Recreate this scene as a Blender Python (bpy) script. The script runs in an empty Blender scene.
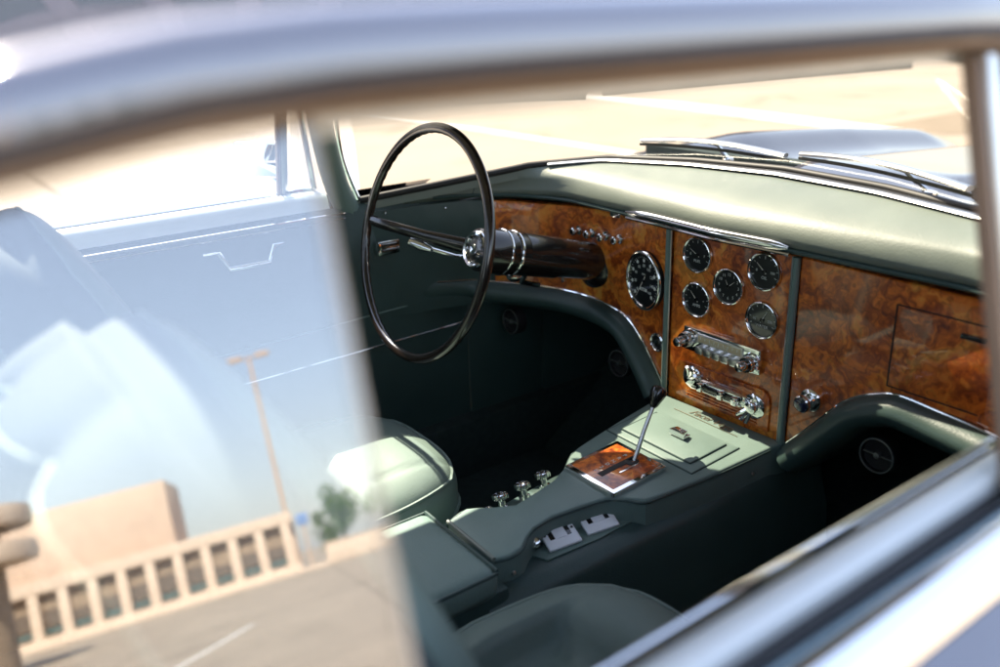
import bpy, bmesh, math, random
import numpy as np
from mathutils import Vector, Matrix
random.seed(4)
sc = bpy.context.scene
COL = sc.collection
PI = math.pi
def rad(a): return math.radians(a)

# ------------------------------------------------------------------ camera frame (car coordinates: X forward, Y to the driver's side, Z up)
FPX = 852.0
_x = np.array([1280, 363, -852.]); _x /= np.linalg.norm(_x)
_y = np.array([-650, 293, -852.]); _y -= _x * (_x @ _y); _y /= np.linalg.norm(_y)
_z = np.cross(_x, _y)
RC = np.array([_x, _y, _z])
CAM = np.array([-1.155, -.937, 1.31])

# ------------------------------------------------------------------ mesh builder
class MB:
    def __init__(s): s.v = []; s.f = []; s.m = []; s.sm = []
    def add(s, vs, fs, mat=0, smooth=True, M=None):
        o = len(s.v)
        if M is not None: vs = [tuple(M @ Vector(p)) for p in vs]
        s.v += [tuple(p) for p in vs]
        for f in fs: s.f.append(tuple(i + o for i in f)); s.m.append(mat); s.sm.append(smooth)
        return s
    def box(s, c, d, bev=0.0, mat=0, M=None, seg=2):
        bm = bmesh.new(); bmesh.ops.create_cube(bm, size=1)
        for v in bm.verts: v.co = Vector((v.co.x*d[0]+c[0], v.co.y*d[1]+c[1], v.co.z*d[2]+c[2]))
        if bev > 0: bmesh.ops.bevel(bm, geom=bm.edges[:], offset=min(bev, min(d)*.49), segments=seg, profile=.6, affect='EDGES')
        return s.frombm(bm, mat, M)
    def frombm(s, bm, mat=0, M=None):
        bm.verts.index_update()
        s.add([v.co[:] for v in bm.verts], [[v.index for v in f.verts] for f in bm.faces], mat, True, M); bm.free(); return s
    def prism(s, poly, h0, h1, bev=0.0, mat=0, M=None, seg=2):
        bm = bmesh.new()
        vs = [bm.verts.new((p[0], p[1], h0)) for p in poly]
        f = bm.faces.new(vs)
        r = bmesh.ops.extrude_face_region(bm, geom=[f])
        for e in r['geom']:
            if isinstance(e, bmesh.types.BMVert): e.co.z = h1
        bmesh.ops.recalc_face_normals(bm, faces=bm.faces[:])
        if bev > 0:
            es = [e for e in bm.edges if abs(e.verts[0].co.z-h1) < 1e-6 and abs(e.verts[1].co.z-h1) < 1e-6]
            bmesh.ops.bevel(bm, geom=es, offset=bev, segments=seg, profile=.5, affect='EDGES')
        return s.frombm(bm, mat, M)
    def lathe(s, prof, n=40, mat=0, M=None, cap=False, sx=1, sy=1):
        vs = []; fs = []
        for r, h in prof:
            for k in range(n):
                a = 2*PI*k/n; vs.append((r*math.cos(a)*sx, r*math.sin(a)*sy, h))
        for i in range(len(prof)-1):
            for k in range(n):
                k2 = (k+1) % n; fs.append((i*n+k, i*n+k2, (i+1)*n+k2, (i+1)*n+k))
        if cap: fs.append(tuple(range((len(prof)-1)*n, len(prof)*n))); fs.append(tuple(reversed(range(n))))
        return s.add(vs, fs, mat, True, M)
    def tube(s, pts, r, n=10, mat=0, M=None, caps=True, closed=False, sq=(1, 1), up=None):
        P = [Vector(p) for p in pts]; N = len(P)
        rr = r if isinstance(r, (list, tuple)) else [r]*N
        vs = []; fs = []
        pu = Vector(up) if up else Vector((0, 0, 1))
        for i in range(N):
            if closed: t = P[(i+1) % N] - P[i-1]
            else: t = P[min(i+1, N-1)] - P[max(i-1, 0)]
            t.normalize()
            if abs(t.dot(pu)) > .95 and not up: pu = Vector((1, 0, 0)) if abs(t.x) < .9 else Vector((0, 1, 0))
            b = t.cross(pu); b.normalize(); u = b.cross(t); u.normalize()
            if not up: pu = u
            for k in range(n):
                a = 2*PI*k/n
                vs.append(tuple(P[i] + b*(math.cos(a)*rr[i]*sq[0]) + u*(math.sin(a)*rr[i]*sq[1])))
        R = N if closed else N-1
        for i in range(R):
            j = (i+1) % N
            for k in range(n):
                k2 = (k+1) % n; fs.append((i*n+k, i*n+k2, j*n+k2, j*n+k))
        if caps and not closed: fs.append(tuple(reversed(range(n)))); fs.append(tuple(range((N-1)*n, N*n)))
        return s.add(vs, fs, mat, True, M)
    def loft(s, rows, mat=0, M=None, closed=False, flip=False):
        n = len(rows[0]); vs = [p for r in rows for p in r]; fs = []
        for i in range(len(rows)-1):
            for k in range(n if closed else n-1):
                k2 = (k+1) % n
                q = (i*n+k, i*n+k2, (i+1)*n+k2, (i+1)*n+k)
                fs.append(tuple(reversed(q)) if flip else q)
        return s.add(vs, fs, mat, True, M)
    def build(s, name, mats, parent=None, M=None, angle=38, **kw):
        me = bpy.data.meshes.new(name)
        me.from_pydata([tuple(map(float, v)) for v in s.v], [], s.f)
        if not isinstance(mats, (list, tuple)): mats = [mats]
        for m in mats: me.materials.append(m)
        me.polygons.foreach_set('material_index', s.m)
        me.polygons.foreach_set('use_smooth', s.sm)
        me.update()
        if kw.pop('fixn', True):
            bm = bmesh.new(); bm.from_mesh(me); bmesh.ops.remove_doubles(bm, verts=bm.verts, dist=1e-5)
            bmesh.ops.recalc_face_normals(bm, faces=bm.faces); bm.to_mesh(me); bm.free()
        me.set_sharp_from_angle(angle=rad(angle))
        o = bpy.data.objects.new(name, me); COL.objects.link(o)
        if M is not None: o.matrix_basis = M
        if parent is not None: o.parent = parent
        for k, v in kw.items(): o[k] = v
        return o
def empty(name, loc=(0, 0, 0), rz=0, parent=None, M=None, **kw):
    o = bpy.data.objects.new(name, None); COL.objects.link(o); o.location = loc; o.rotation_euler = (0, 0, rz); o.empty_display_size = .1
    if M is not None: o.matrix_basis = M
    if parent: o.parent = parent
    for k, v in kw.items(): o[k] = v
    return o
def frame(o, x, y, z):
    M = Matrix.Identity(4)
    for i, a in enumerate((x, y, z)):
        a = Vector(a).normalized()
        for r in range(3): M[r][i] = a[r]
    for r in range(3): M[r][3] = o[r]
    return M
def frame_n(o, n, up=(0, 0, 1)):
    n = Vector(n).normalized(); x = Vector(up).cross(n).normalized(); y = n.cross(x)
    return frame(o, x, y, n)
def cr(pts, sub=6, closed=False):
    P = [Vector(p) if len(p) == 3 else Vector((p[0], p[1], 0)) for p in pts]; out = []; N = len(P)
    for i in range(N if closed else N-1):
        if closed: a, b, c, d = P[i-1], P[i], P[(i+1) % N], P[(i+2) % N]
        else: a, b, c, d = P[max(i-1, 0)], P[i], P[i+1], P[min(i+2, N-1)]
        for k in range(sub):
            t = k/sub
            out.append(.5*((2*b)+(c-a)*t+(2*a-5*b+4*c-d)*t*t+(3*b-a-3*c+d)*t**3))
    if not closed: out.append(P[-1])
    return [tuple(p) for p in out]
def lerp(a, b, t): return a+(b-a)*t
def interp(x, xs, ys): return float(np.interp(x, xs, ys))
def sst(a, b, x):
    t = min(1, max(0, (x-a)/(b-a))); return t*t*(3-2*t)
def text_mesh(txt, size, mb, M, mat=0, depth=.0003, shear=0, align='CENTER'):
    cu = bpy.data.curves.new('t', 'FONT'); cu.body = txt; cu.size = size; cu.extrude = depth; cu.shear = shear
    cu.align_x = align; cu.align_y = 'CENTER'; cu.resolution_u = 3
    o = bpy.data.objects.new('t', cu); COL.objects.link(o); dg = bpy.context.evaluated_depsgraph_get()
    me = bpy.data.meshes.new_from_object(o.evaluated_get(dg))
    mb.add([v.co[:] for v in me.vertices], [tuple(p.vertices) for p in me.polygons], mat, False, M)
    bpy.data.objects.remove(o); bpy.data.curves.remove(cu); bpy.data.meshes.remove(me)

# ------------------------------------------------------------------ materials
def mat(name, base=(.5, .5, .5), rough=.5, metal=0, coat=0, coatr=.05, spec=.5, sheen=0):
    m = bpy.data.materials.new(name); m.use_nodes = True
    b = m.node_tree.nodes['Principled BSDF']
    b.inputs['Base Color'].default_value = (*base, 1); b.inputs['Roughness'].default_value = rough
    b.inputs['Metallic'].default_value = metal; b.inputs['Coat Weight'].default_value = coat
    b.inputs['Coat Roughness'].default_value = coatr; b.inputs['Specular IOR Level'].default_value = spec
    b.inputs['Sheen Weight'].default_value = sheen
    return m, m.node_tree, b
def N(nt, t, **kw):
    n = nt.nodes.new(t)
    for k, v in kw.items():
        if k in n.inputs: n.inputs[k].default_value = v
        else: setattr(n, k, v)
    return n
def ramp(nt, stops):
    r = nt.nodes.new('ShaderNodeValToRGB'); e = r.color_ramp.elements
    while len(e) < len(stops): e.new(.5)
    for i, (p, c) in enumerate(stops): e[i].position = p; e[i].color = (*c, 1)
    return r
def varied(name, c1, c2, scale=8, rough=.5, r2=None, bump=0, bscale=300, detail=5, **kw):
    m, nt, b = mat(name, c1, rough, **kw)
    tc = N(nt, 'ShaderNodeTexCoord'); n = N(nt, 'ShaderNodeTexNoise', Scale=scale, Detail=detail)
    nt.links.new(tc.outputs['Object'], n.inputs['Vector'])
    r = ramp(nt, [(.3, c1), (.7, c2)]); nt.links.new(n.outputs['Fac'], r.inputs['Fac']); nt.links.new(r.outputs['Color'], b.inputs['Base Color'])
    if r2 is not None:
        mr = N(nt, 'ShaderNodeMapRange'); mr.inputs['To Min'].default_value = rough; mr.inputs['To Max'].default_value = r2
        nt.links.new(n.outputs['Fac'], mr.inputs['Value']); nt.links.new(mr.outputs['Result'], b.inputs['Roughness'])
    if bump:
        n2 = N(nt, 'ShaderNodeTexNoise', Scale=bscale, Detail=3); nt.links.new(tc.outputs['Object'], n2.inputs['Vector'])
        bp = N(nt, 'ShaderNodeBump', Strength=bump, Distance=.001)
        nt.links.new(n2.outputs['Fac'], bp.inputs['Height']); nt.links.new(bp.outputs['Normal'], b.inputs['Normal'])
    return m
def leather(name, c1, c2, rough=.42, spec=.5):
    m, nt, b = mat(name, c1, rough, spec=spec)
    tc = N(nt, 'ShaderNodeTexCoord')
    n = N(nt, 'ShaderNodeTexNoise', Scale=7, Detail=6); nt.links.new(tc.outputs['Object'], n.inputs['Vector'])
    r = ramp(nt, [(.3, c1), (.7, c2)]); nt.links.new(n.outputs['Fac'], r.inputs['Fac']); nt.links.new(r.outputs['Color'], b.inputs['Base Color'])
    mr = N(nt, 'ShaderNodeMapRange'); mr.inputs['To Min'].default_value = rough-.07; mr.inputs['To Max'].default_value = rough+.12
    nt.links.new(n.outputs['Fac'], mr.inputs['Value']); nt.links.new(mr.outputs['Result'], b.inputs['Roughness'])
    v = N(nt, 'ShaderNodeTexVoronoi', Scale=420); nt.links.new(tc.outputs['Object'], v.inputs['Vector'])
    n3 = N(nt, 'ShaderNodeTexNoise', Scale=22, Detail=4); nt.links.new(tc.outputs['Object'], n3.inputs['Vector'])
    ad = N(nt, 'ShaderNodeMath', operation='MULTIPLY_ADD'); nt.links.new(n3.outputs['Fac'], ad.inputs[0]); ad.inputs[1].default_value = 4.0
    nt.links.new(v.outputs['Distance'], ad.inputs[2])
    bp = N(nt, 'ShaderNodeBump', Strength=.22, Distance=.0008); nt.links.new(ad.outputs[0], bp.inputs['Height']); nt.links.new(bp.outputs['Normal'], b.inputs['Normal'])
    return m
def burl(name):
    m, nt, b = mat(name, (.3, .1, .02), .38, coat=1, coatr=.04)
    L = nt.links.new
    tc = N(nt, 'ShaderNodeTexCoord')
    w = N(nt, 'ShaderNodeTexNoise', Scale=7, Detail=4, Roughness=.6); L(tc.outputs['Object'], w.inputs['Vector'])
    s1 = N(nt, 'ShaderNodeVectorMath', operation='SCALE'); s1.inputs['Scale'].default_value = .34; L(w.outputs['Color'], s1.inputs[0])
    a1 = N(nt, 'ShaderNodeVectorMath', operation='ADD'); L(tc.outputs['Object'], a1.inputs[0]); L(s1.outputs[0], a1.inputs[1])
    n1 = N(nt, 'ShaderNodeTexNoise', Scale=9, Detail=9, Roughness=.62, Distortion=1.6); L(a1.outputs[0], n1.inputs['Vector'])
    r1 = ramp(nt, [(.28, (.09, .013, .002)), (.40, (.40, .072, .008)), (.52, (.84, .21, .022)), (.72, (.98, .46, .075))]); L(n1.outputs['Fac'], r1.inputs['Fac'])
    wv = N(nt, 'ShaderNodeTexWave', Scale=5.5, Distortion=16, Detail=5); wv.inputs['Detail Scale'].default_value = 2.2; L(a1.outputs[0], wv.inputs['Vector'])
    r2 = ramp(nt, [(.0, (.38, .28, .22)), (.35, (.85, .8, .75)), (1, (1, 1, 1))]); L(wv.outputs['Fac'], r2.inputs['Fac'])
    mx = N(nt, 'ShaderNodeMix', data_type='RGBA', blend_type='MULTIPLY'); mx.inputs[0].default_value = .6
    L(r1.outputs['Color'], mx.inputs[6]); L(r2.outputs['Color'], mx.inputs[7])
    vo = N(nt, 'ShaderNodeTexVoronoi', Scale=26); L(a1.outputs[0], vo.inputs['Vector'])
    r3 = ramp(nt, [(.05, (.25, .16, .1)), (.22, (1, 1, 1))]); L(vo.outputs['Distance'], r3.inputs['Fac'])
    mx2 = N(nt, 'ShaderNodeMix', data_type='RGBA', blend_type='MULTIPLY'); mx2.inputs[0].default_value = .4
    L(mx.outputs[2], mx2.inputs[6]); L(r3.outputs['Color'], mx2.inputs[7]); L(mx2.outputs[2], b.inputs['Base Color'])
    return m
def glass(name, tint, refl, edge=.75):
    m = bpy.data.materials.new(name); m.use_nodes = True; nt = m.node_tree; nt.nodes.clear()
    o = N(nt, 'ShaderNodeOutputMaterial'); t = N(nt, 'ShaderNodeBsdfTransparent'); g = N(nt, 'ShaderNodeBsdfGlossy')
    t.inputs['Color'].default_value = (*tint, 1); g.inputs['Roughness'].default_value = 0.0
    lw = N(nt, 'ShaderNodeLayerWeight', Blend=.3); mr = N(nt, 'ShaderNodeMapRange')
    mr.inputs['To Min'].default_value = refl; mr.inputs['To Max'].default_value = edge
    nt.links.new(lw.outputs['Fresnel'], mr.inputs['Value'])
    x = N(nt, 'ShaderNodeMixShader'); nt.links.new(mr.outputs['Result'], x.inputs[0]); nt.links.new(t.outputs[0], x.inputs[1]); nt.links.new(g.outputs[0], x.inputs[2])
    nt.links.new(x.outputs[0], o.inputs['Surface']); return m

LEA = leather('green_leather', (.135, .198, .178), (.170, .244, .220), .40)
LEAR = leather('shaded_roll_leather', (.038, .068, .062), (.052, .088, .08), .34)  # darkened copy of the green leather, shade under the dash put into its colour
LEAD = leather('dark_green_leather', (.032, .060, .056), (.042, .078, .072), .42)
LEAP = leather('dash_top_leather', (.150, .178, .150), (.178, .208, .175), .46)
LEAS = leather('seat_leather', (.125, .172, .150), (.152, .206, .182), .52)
LEAB = leather('toned_backrest_leather', (.058, .076, .078), (.072, .094, .096), .75)  # seat leather darkened to offset the direct sun on the backs
CARPET = varied('dark_carpet', (.014, .026, .025), (.024, .040, .038), 60, .95, bump=.6, bscale=900)
CHROME = mat('chrome', (.86, .86, .85), .07, 1)[0]
SATIN = varied('satin_metal', (.62, .63, .62), (.72, .72, .7), 30, .25, r2=.36, metal=1)
BLACK = mat('black_bakelite', (.012, .009, .008), .22, coat=.8, coatr=.06)[0]
BLACKM = mat('matt_black', (.008, .008, .009), .6)[0]
RIMM = varied('wheel_rim_lacquer', (.010, .007, .006), (.022, .012, .008), 12, .22, coat=1, coatr=.07)
DIAL = mat('dial_black', (.006, .007, .009), .35, coat=.9, coatr=.03)[0]
IVORY = mat('dial_ivory', (.75, .78, .72), .5)[0]
WOOD = burl('burl_walnut')
PAINT = varied('silver_blue_paint', (.215, .21, .225), (.24, .235, .25), 3, .04, metal=.85, coat=.25, coatr=.03)
TAUPE = varied('taupe_frame', (.17, .12, .085), (.20, .14, .10), 20, .45)
RUBBER = mat('black_rubber', (.012, .012, .013), .55)[0]
SLOTM = mat('slot_felt', (.03, .035, .06), .8)[0]
CAPM = mat('pale_enamel_cap', (.84, .86, .84), .40, .35)[0]
VISOR = varied('visor_cloth', (.20, .23, .20), (.24, .27, .23), 40, .85)
HEADL = varied('headlining', (.56, .56, .52), (.62, .62, .57), 40, .9)
PANE = glass('quarter_glass', (.96, .97, .97), .195)
PANEEDGE = mat('ground_glass_edge', (.45, .40, .33), .35)[0]
WSCREEN = glass('windscreen_glass', (.62, .60, .56), .004, .03)
VENTG = glass('side_glass', (.95, .95, .93), .04, .5)
MIRROR = mat('mirror_glass', (.8, .84, .88), .02, 1)[0]
WHITEP = mat('white_switch_plate', (.90, .92, .95), .3, coat=.4)[0]
BRUSH = mat('brushed_plate', (.95, .96, .97), .30, .55)[0]
TYRE = mat('tyre_rubber', (.015, .015, .016), .8)[0]
LOWG = mat('glass_edge_blue', (.25, .38, .42), .1, spec=1)[0]
RED = mat('needle_white', (.85, .82, .72), .4)[0]
RADIOD = mat('radio_scale', (.62, .52, .32), .35, coat=.6)[0]

# ------------------------------------------------------------------ world, sun, camera
SUN_EL, SUN_AZ = rad(50), rad(93)      # azimuth measured from +X towards +Y
w = bpy.data.worlds.new('World'); sc.world = w; w.use_nodes = True
bg = w.node_tree.nodes['Background']; sky = w.node_tree.nodes.new('ShaderNodeTexSky'); sky.sky_type = 'NISHITA'; sky.sun_disc = False
sky.sun_elevation = SUN_EL; sky.sun_rotation = PI/2 - SUN_AZ; sky.air_density = 1.0; sky.dust_density = 1.0; sky.ozone_density = 1.0
wt = w.node_tree; tcw = wt.nodes.new('ShaderNodeTexCoord'); sxz = wt.nodes.new('ShaderNodeSeparateXYZ'); wt.links.new(tcw.outputs['Generated'], sxz.inputs[0])
hz = wt.nodes.new('ShaderNodeValToRGB'); hz.color_ramp.elements[0].position = 0; hz.color_ramp.elements[0].color = (.80, .80, .80, 1); hz.color_ramp.elements[1].position = .75; hz.color_ramp.elements[1].color = (.24, .24, .24, 1)
e_ = hz.color_ramp.elements.new(.2); e_.color = (.5, .5, .5, 1)
wt.links.new(sxz.outputs['Z'], hz.inputs['Fac']); hmx = wt.nodes.new('ShaderNodeMix'); hmx.data_type = 'RGBA'
wt.links.new(hz.outputs['Color'], hmx.inputs[0]); wt.links.new(sky.outputs[0], hmx.inputs[6]); hmx.inputs[7].default_value = (2.5, 2.42, 2.45, 1)   # pale summer haze low in the sky
wt.links.new(hmx.outputs[2], bg.inputs['Color']); bg.inputs['Strength'].default_value = .15
sl = bpy.data.lights.new('sun', 'SUN'); sl.energy = 4.1; sl.angle = rad(.5); sl.color = (1, .91, .74)
so = bpy.data.objects.new('sun', sl); COL.objects.link(so)
sd = Vector((math.cos(SUN_EL)*math.cos(SUN_AZ), math.cos(SUN_EL)*math.sin(SUN_AZ), math.sin(SUN_EL)))
so.rotation_euler = (-sd).to_track_quat('-Z', 'Y').to_euler(); so.location = (0, 6, 8)
cd = bpy.data.cameras.new('camera'); co = bpy.data.objects.new('camera', cd); COL.objects.link(co)
M = Matrix.Identity(4)
for r in range(3):
    for c in range(3): M[r][c] = RC[r][c]
    M[r][3] = CAM[r]
co.matrix_world = M; cd.sensor_width = 36; cd.lens = FPX/1000*36; cd.clip_end = 3000; cd.clip_start = .02
cd.dof.use_dof = True; cd.dof.focus_distance = 1.5; cd.dof.aperture_fstop = 2.05; cd.dof.aperture_blades = 9
sc.camera = co
vs = sc.view_settings; vs.view_transform = 'Standard'; vs.look = 'None'; vs.gamma = 1; vs.exposure = 2.26
sc.cycles.use_denoising = True
sc.cycles.max_bounces = 10; sc.cycles.transparent_max_bounces = 24; sc.cycles.glossy_bounces = 6; sc.cycles.diffuse_bounces = 4
sc.cycles.sample_clamp_indirect = 6; sc.cycles.caustics_reflective = False; sc.cycles.caustics_refractive = False

# ================================================================== SETTING
GROUND, gnt, gb = mat('pale_concrete', (.3, .25, .19), .9)
_tc = N(gnt, 'ShaderNodeTexCoord'); _n1 = N(gnt, 'ShaderNodeTexNoise', Scale=.35, Detail=8); _n2 = N(gnt, 'ShaderNodeTexNoise', Scale=.9, Detail=5, Distortion=1.2); _n3 = N(gnt, 'ShaderNodeTexNoise', Scale=30, Detail=4)
for _n in (_n1, _n2, _n3): gnt.links.new(_tc.outputs['Object'], _n.inputs['Vector'])
_r1 = ramp(gnt, [(.3, (.30, .242, .185)), (.7, (.375, .305, .235))]); gnt.links.new(_n1.outputs['Fac'], _r1.inputs['Fac'])
_r2 = ramp(gnt, [(.30, (.62, .60, .58)), (.42, (.95, .95, .95)), (.6, (1, 1, 1))]); gnt.links.new(_n2.outputs['Fac'], _r2.inputs['Fac'])
_br = N(gnt, 'ShaderNodeTexBrick', Scale=.2); _br.offset = 0; _br.inputs['Mortar Size'].default_value = .006; _br.inputs['Row Height'].default_value = 1; _br.inputs['Brick Width'].default_value = 1
for _i, _c in (('Color1', (1, 1, 1, 1)), ('Color2', (.95, .95, .95, 1)), ('Mortar', (.5, .48, .45, 1))): _br.inputs[_i].default_value = _c
gnt.links.new(_tc.outputs['Object'], _br.inputs['Vector'])
_m1 = N(gnt, 'ShaderNodeMix', data_type='RGBA', blend_type='MULTIPLY'); _m1.inputs[0].default_value = .7; gnt.links.new(_r1.outputs[0], _m1.inputs[6]); gnt.links.new(_r2.outputs[0], _m1.inputs[7])
_m2 = N(gnt, 'ShaderNodeMix', data_type='RGBA', blend_type='MULTIPLY'); _m2.inputs[0].default_value = .8; gnt.links.new(_m1.outputs[2], _m2.inputs[6]); gnt.links.new(_br.outputs['Color'], _m2.inputs[7])
gnt.links.new(_m2.outputs[2], gb.inputs['Base Color'])
_bp = N(gnt, 'ShaderNodeBump', Strength=.3, Distance=.01); gnt.links.new(_n3.outputs['Fac'], _bp.inputs['Height']); gnt.links.new(_bp.outputs['Normal'], gb.inputs['Normal'])
LINEM = varied('worn_white_paint', (.62, .60, .56), (.78, .76, .72), 3, .7)
PATCH = varied('ground_shadow_brown', (.20, .155, .105), (.24, .185, .13), 1.2, .9, bump=.3, bscale=40)  # brown tone of the painted shadow on the ground
mb = MB(); G = 1200
mb.add([(-G, -G, 0), (G, -G, 0), (G, G, 0), (-G, G, 0)], [(0, 1, 2, 3)], 0, False)
mb.build('ground', GROUND, kind='structure', fixn=False)
def strip(mb, a, b, wd, z, mat=0):
    a = Vector((*a, z)); b = Vector((*b, z)); d = (b-a).normalized(); n = Vector((-d.y, d.x, 0))*wd/2
    mb.add([a-n, b-n, b+n, a+n], [(0, 1, 2, 3)], mat, False)
mb = MB()
strip(mb, (4.86, 5.2), (5.12, 14.0), .11, .005)
strip(mb, (7.7, 4.0), (9.2, 11.5), .45, .005)
for k in range(4): strip(mb, (-7.5-k*2.7, -13), (-6.0-k*2.7, -19), .14, .005)
strip(mb, (-4.2, -9), (-2.4, -19), .14, .005)
mb.build('road_markings', LINEM, kind='structure', fixn=False)
mb = MB(); mb.add([(8.0, 3.6, .004), (30, -3.5, .004), (30, 4.6, .004), (7.7, 4.62, .004)], [(0, 1, 2, 3)], 0, False)  # shadow on the ground ahead of the car, painted as a flat patch
mb.build('ground_shadow_patch', PATCH, kind='structure', fixn=False)

# office building across the car park on the driver's side (its front is in shade)
GREYW = varied('grey_render', (.24, .23, .27), (.28, .27, .31), 1.0, .9)
ob = empty('office_building', (8, 56, 0), label='long blue grey building across the car park, beyond the roof edge', category='building')
mb = MB(); mb.box((0, 6, 17), (150, 12, 34), .05); mb.build('wall', GREYW, ob)
mb = MB(); mb.box((0, 6, 34.3), (151, 13, .6), .05); mb.build('roof', GREYW, ob)
WG2 = mat('office_glass', (.05, .06, .08), .1, spec=.8)[0]
for fl in range(10):
    for k in range(18):
        mb = MB(); mb.box((-51+k*6, -.02, 2.2+fl*3.2), (4.2, .12, 1.6), 0); mb.build('window', WG2, ob)
# building mirrored in the quarter glass (stands behind the camera)
STUCCO = varied('peach_stucco', (.52, .40, .315), (.58, .45, .355), 1.5, .9, bump=.2, bscale=20)
STUCCOL = varied('cream_stucco', (.57, .46, .37), (.62, .51, .41), 1.2, .9)
WGLASS = mat('shop_glass', (.16, .13, .11), .12, spec=.6)[0]
TEAL = mat('teal_panel', (.09, .15, .155), .4)[0]
BLIND = varied('tan_blind', (.24, .18, .13), (.34, .26, .19), 5, .8)
bl = empty('commercial_building', (0, 0, 0), label='long low peach stucco building with a row of windows, mirrored in the glass', category='building')
YB = -51.0
pitch = 1.46; X0 = -1.9; NW = 17
mb = MB(); H = 3.45
mb.box((X0-pitch*NW/2, YB-5.3, H/2), (pitch*NW+.9, 9.4, H), .03)              # rear mass, set back behind the piers
mb.build('wall', STUCCO, bl)
mb = MB()
mb.box((X0-pitch*NW/2, YB-.28, H-.32), (pitch*NW+.95, .62, .64), .03)
mb.build('parapet', STUCCOL, bl)
mb = MB()
mb.box((X0-pitch*NW/2, YB-.28, .26), (pitch*NW+.95, .62, .52), .03)
mb.build('plinth', STUCCOL, bl)
for k in range(NW+1):
    mb = MB(); mb.box((X0-k*pitch, YB-.28, 1.66), (.5, .56, 2.32), .02); mb.build('pier', STUCCOL, bl)
for k in range(NW):
    x = X0-(k+.5)*pitch
    mb = MB(); wd = pitch-.5
    mb.box((x, YB-.5, 1.95), (wd, .06, 1.75), 0); f = mb.build('window', WGLASS, bl)
    mb = MB(); mb.box((x, YB-.46, 1.75+.5*random.random()+.35), (wd-.04, .03, 1.0+.3*random.random()), 0); mb.build('blind', BLIND, f)
    mb = MB(); mb.box((x, YB-.45, .80), (wd, .08, .24), .01); mb.build('window_panel', TEAL, f)
mb = MB(); mb.box((-14.1, YB-5.2, 5.35), (12.4, 6, 3.8), .04); mb.build('roof_block', STUCCO, bl)
mb = MB(); mb.box((X0-pitch*NW/2, YB+1.1, .09), (pitch*NW+4, 2.2, .18), .03); mb.build('kerb', STUCCOL, bl)
cb = empty('round_kiosk', (-11.2, -30, 0), label='round brown kiosk under two cream bands, nearer than the low building', category='kiosk')
mb = MB(); mb.lathe([(1.35, 0), (1.35, 5.0)], 40, cap=True); mb.build('wall', BLIND, cb)
for z in (3.25, 4.35):
    mb = MB(); mb.lathe([(1.3, z), (2.3, z+.03), (2.36, z+.3), (2.3, z+.6), (1.3, z+.63)], 40, cap=True); mb.build('canopy_band', STUCCOL, cb)
POLE = varied('tan_pole_paint', (.50, .36, .26), (.55, .40, .29), 4, .6)
def mast(x, y, h, heads, label, yaw=0):
    t = empty('lamp_post', (x, y, 0), yaw, label=label, category='street lamp')
    mb = MB(); mb.lathe([(.32, 0), (.32, .6), (.15, .62), (.13, h*.5), (.10, h)], 16, cap=True); mb.build('pole', POLE, t)
    for s in heads:
        mb = MB(); mb.tube([(0, 0, h-.12), (s*.55, 0, h-.1)], .05, 8); a = mb.build('arm', POLE, t)
        mb = MB(); mb.box((s*.95, 0, h-.02), (.95, .5, .24), .05); mb.box((s*.95, 0, h-.15), (.7, .36, .03), .01, 1); mb.build('lamp_head', [POLE, WHITEP], t)
mast(-1.8, -62, 15.2, (-1, 1), 'tall tan lamp post with two flat heads behind the low building', .1)
mast(-24.0, -64, 10.5, (1,), 'shorter tan lamp post with one head beside the taller block', .1)
# second low building, tree and sign further along
LEAFM = varied('tree_leaves', (.07, .13, .025), (.13, .19, .04), 2, .7); BARK = varied('bark', (.08, .06, .04), (.12, .09, .06), 8, .9)
def tree(x, y, h, r, label, seed):
    rn = random.Random(seed); t = empty('tree', (x, y, 0), label=label, category='tree', group='trees beyond the car park')
    mb = MB(); mb.tube([(0, 0, 0), (.05, .03, h*.35), (.1, 0, h*.7)], [.16, .12, .05], 8)
    for k in range(6):
        a = k*1.1; mb.tube([(.05, .02, h*(.3+.05*k)), (math.cos(a)*r*.5, math.sin(a)*r*.5, h*(.5+.05*k))], [.06, .02], 6)
    mb.build('trunk', BARK, t)
    mb = MB()
    cl = [(rn.gauss(0, r*.42), rn.gauss(0, r*.42), h*.62+rn.gauss(0, h*.16), rn.uniform(.3, .55)*r) for _ in range(16)]
    for i in range(2600):
        c = rn.choice(cl); d = Vector((rn.gauss(0, 1), rn.gauss(0, 1), rn.gauss(0, 1))).normalized()*c[3]*rn.uniform(.5, 1.05)
        p = Vector(c[:3])+d; s = rn.uniform(.05, .12)
        u = Vector((rn.gauss(0, 1), rn.gauss(0, 1), rn.gauss(0, 1))).normalized(); v = u.orthogonal().normalized()*s; u = u*s
        mb.add([p-u, p+v*.6, p+u, p-v*.6], [(0, 1, 2, 3)], 0, False)
    mb.build('crown', LEAFM, t, fixn=False)
tree(1.3, -54, 4.4, 1.4, 'small green tree just past the end of the low building', 3)
tree(5.2, -58, 4.6, 1.7, 'rounded green tree second from the end of the low building', 5)
tree(9.5, -60, 5.0, 2.0, 'wider green tree farthest from the low building', 9)
mb = MB(); mb.tube([(0, 0, 0), (0, 0, 2.6)], .05, 8); t = empty('street_sign', (-.9, -49.2, 0), label='blue sign on a thin post at the corner of the low building', category='sign')
mb.build('post', POLE, t); mb = MB(); mb.box((0, .06, 2.75), (.62, .05, .62), .02); mb.build('sign_plate', mat('sign_blue', (.16, .26, .50), .5)[0], t)
mb = MB(); mb.box((9.5, -50.5, .55), (19, .4, 1.1), .04); mb.box((9.5, -50.5, 1.13), (19.2, .5, .08), .02)
mb.build('boundary_wall', STUCCOL, label='low cream garden wall running from the end of the building', category='wall')

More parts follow.
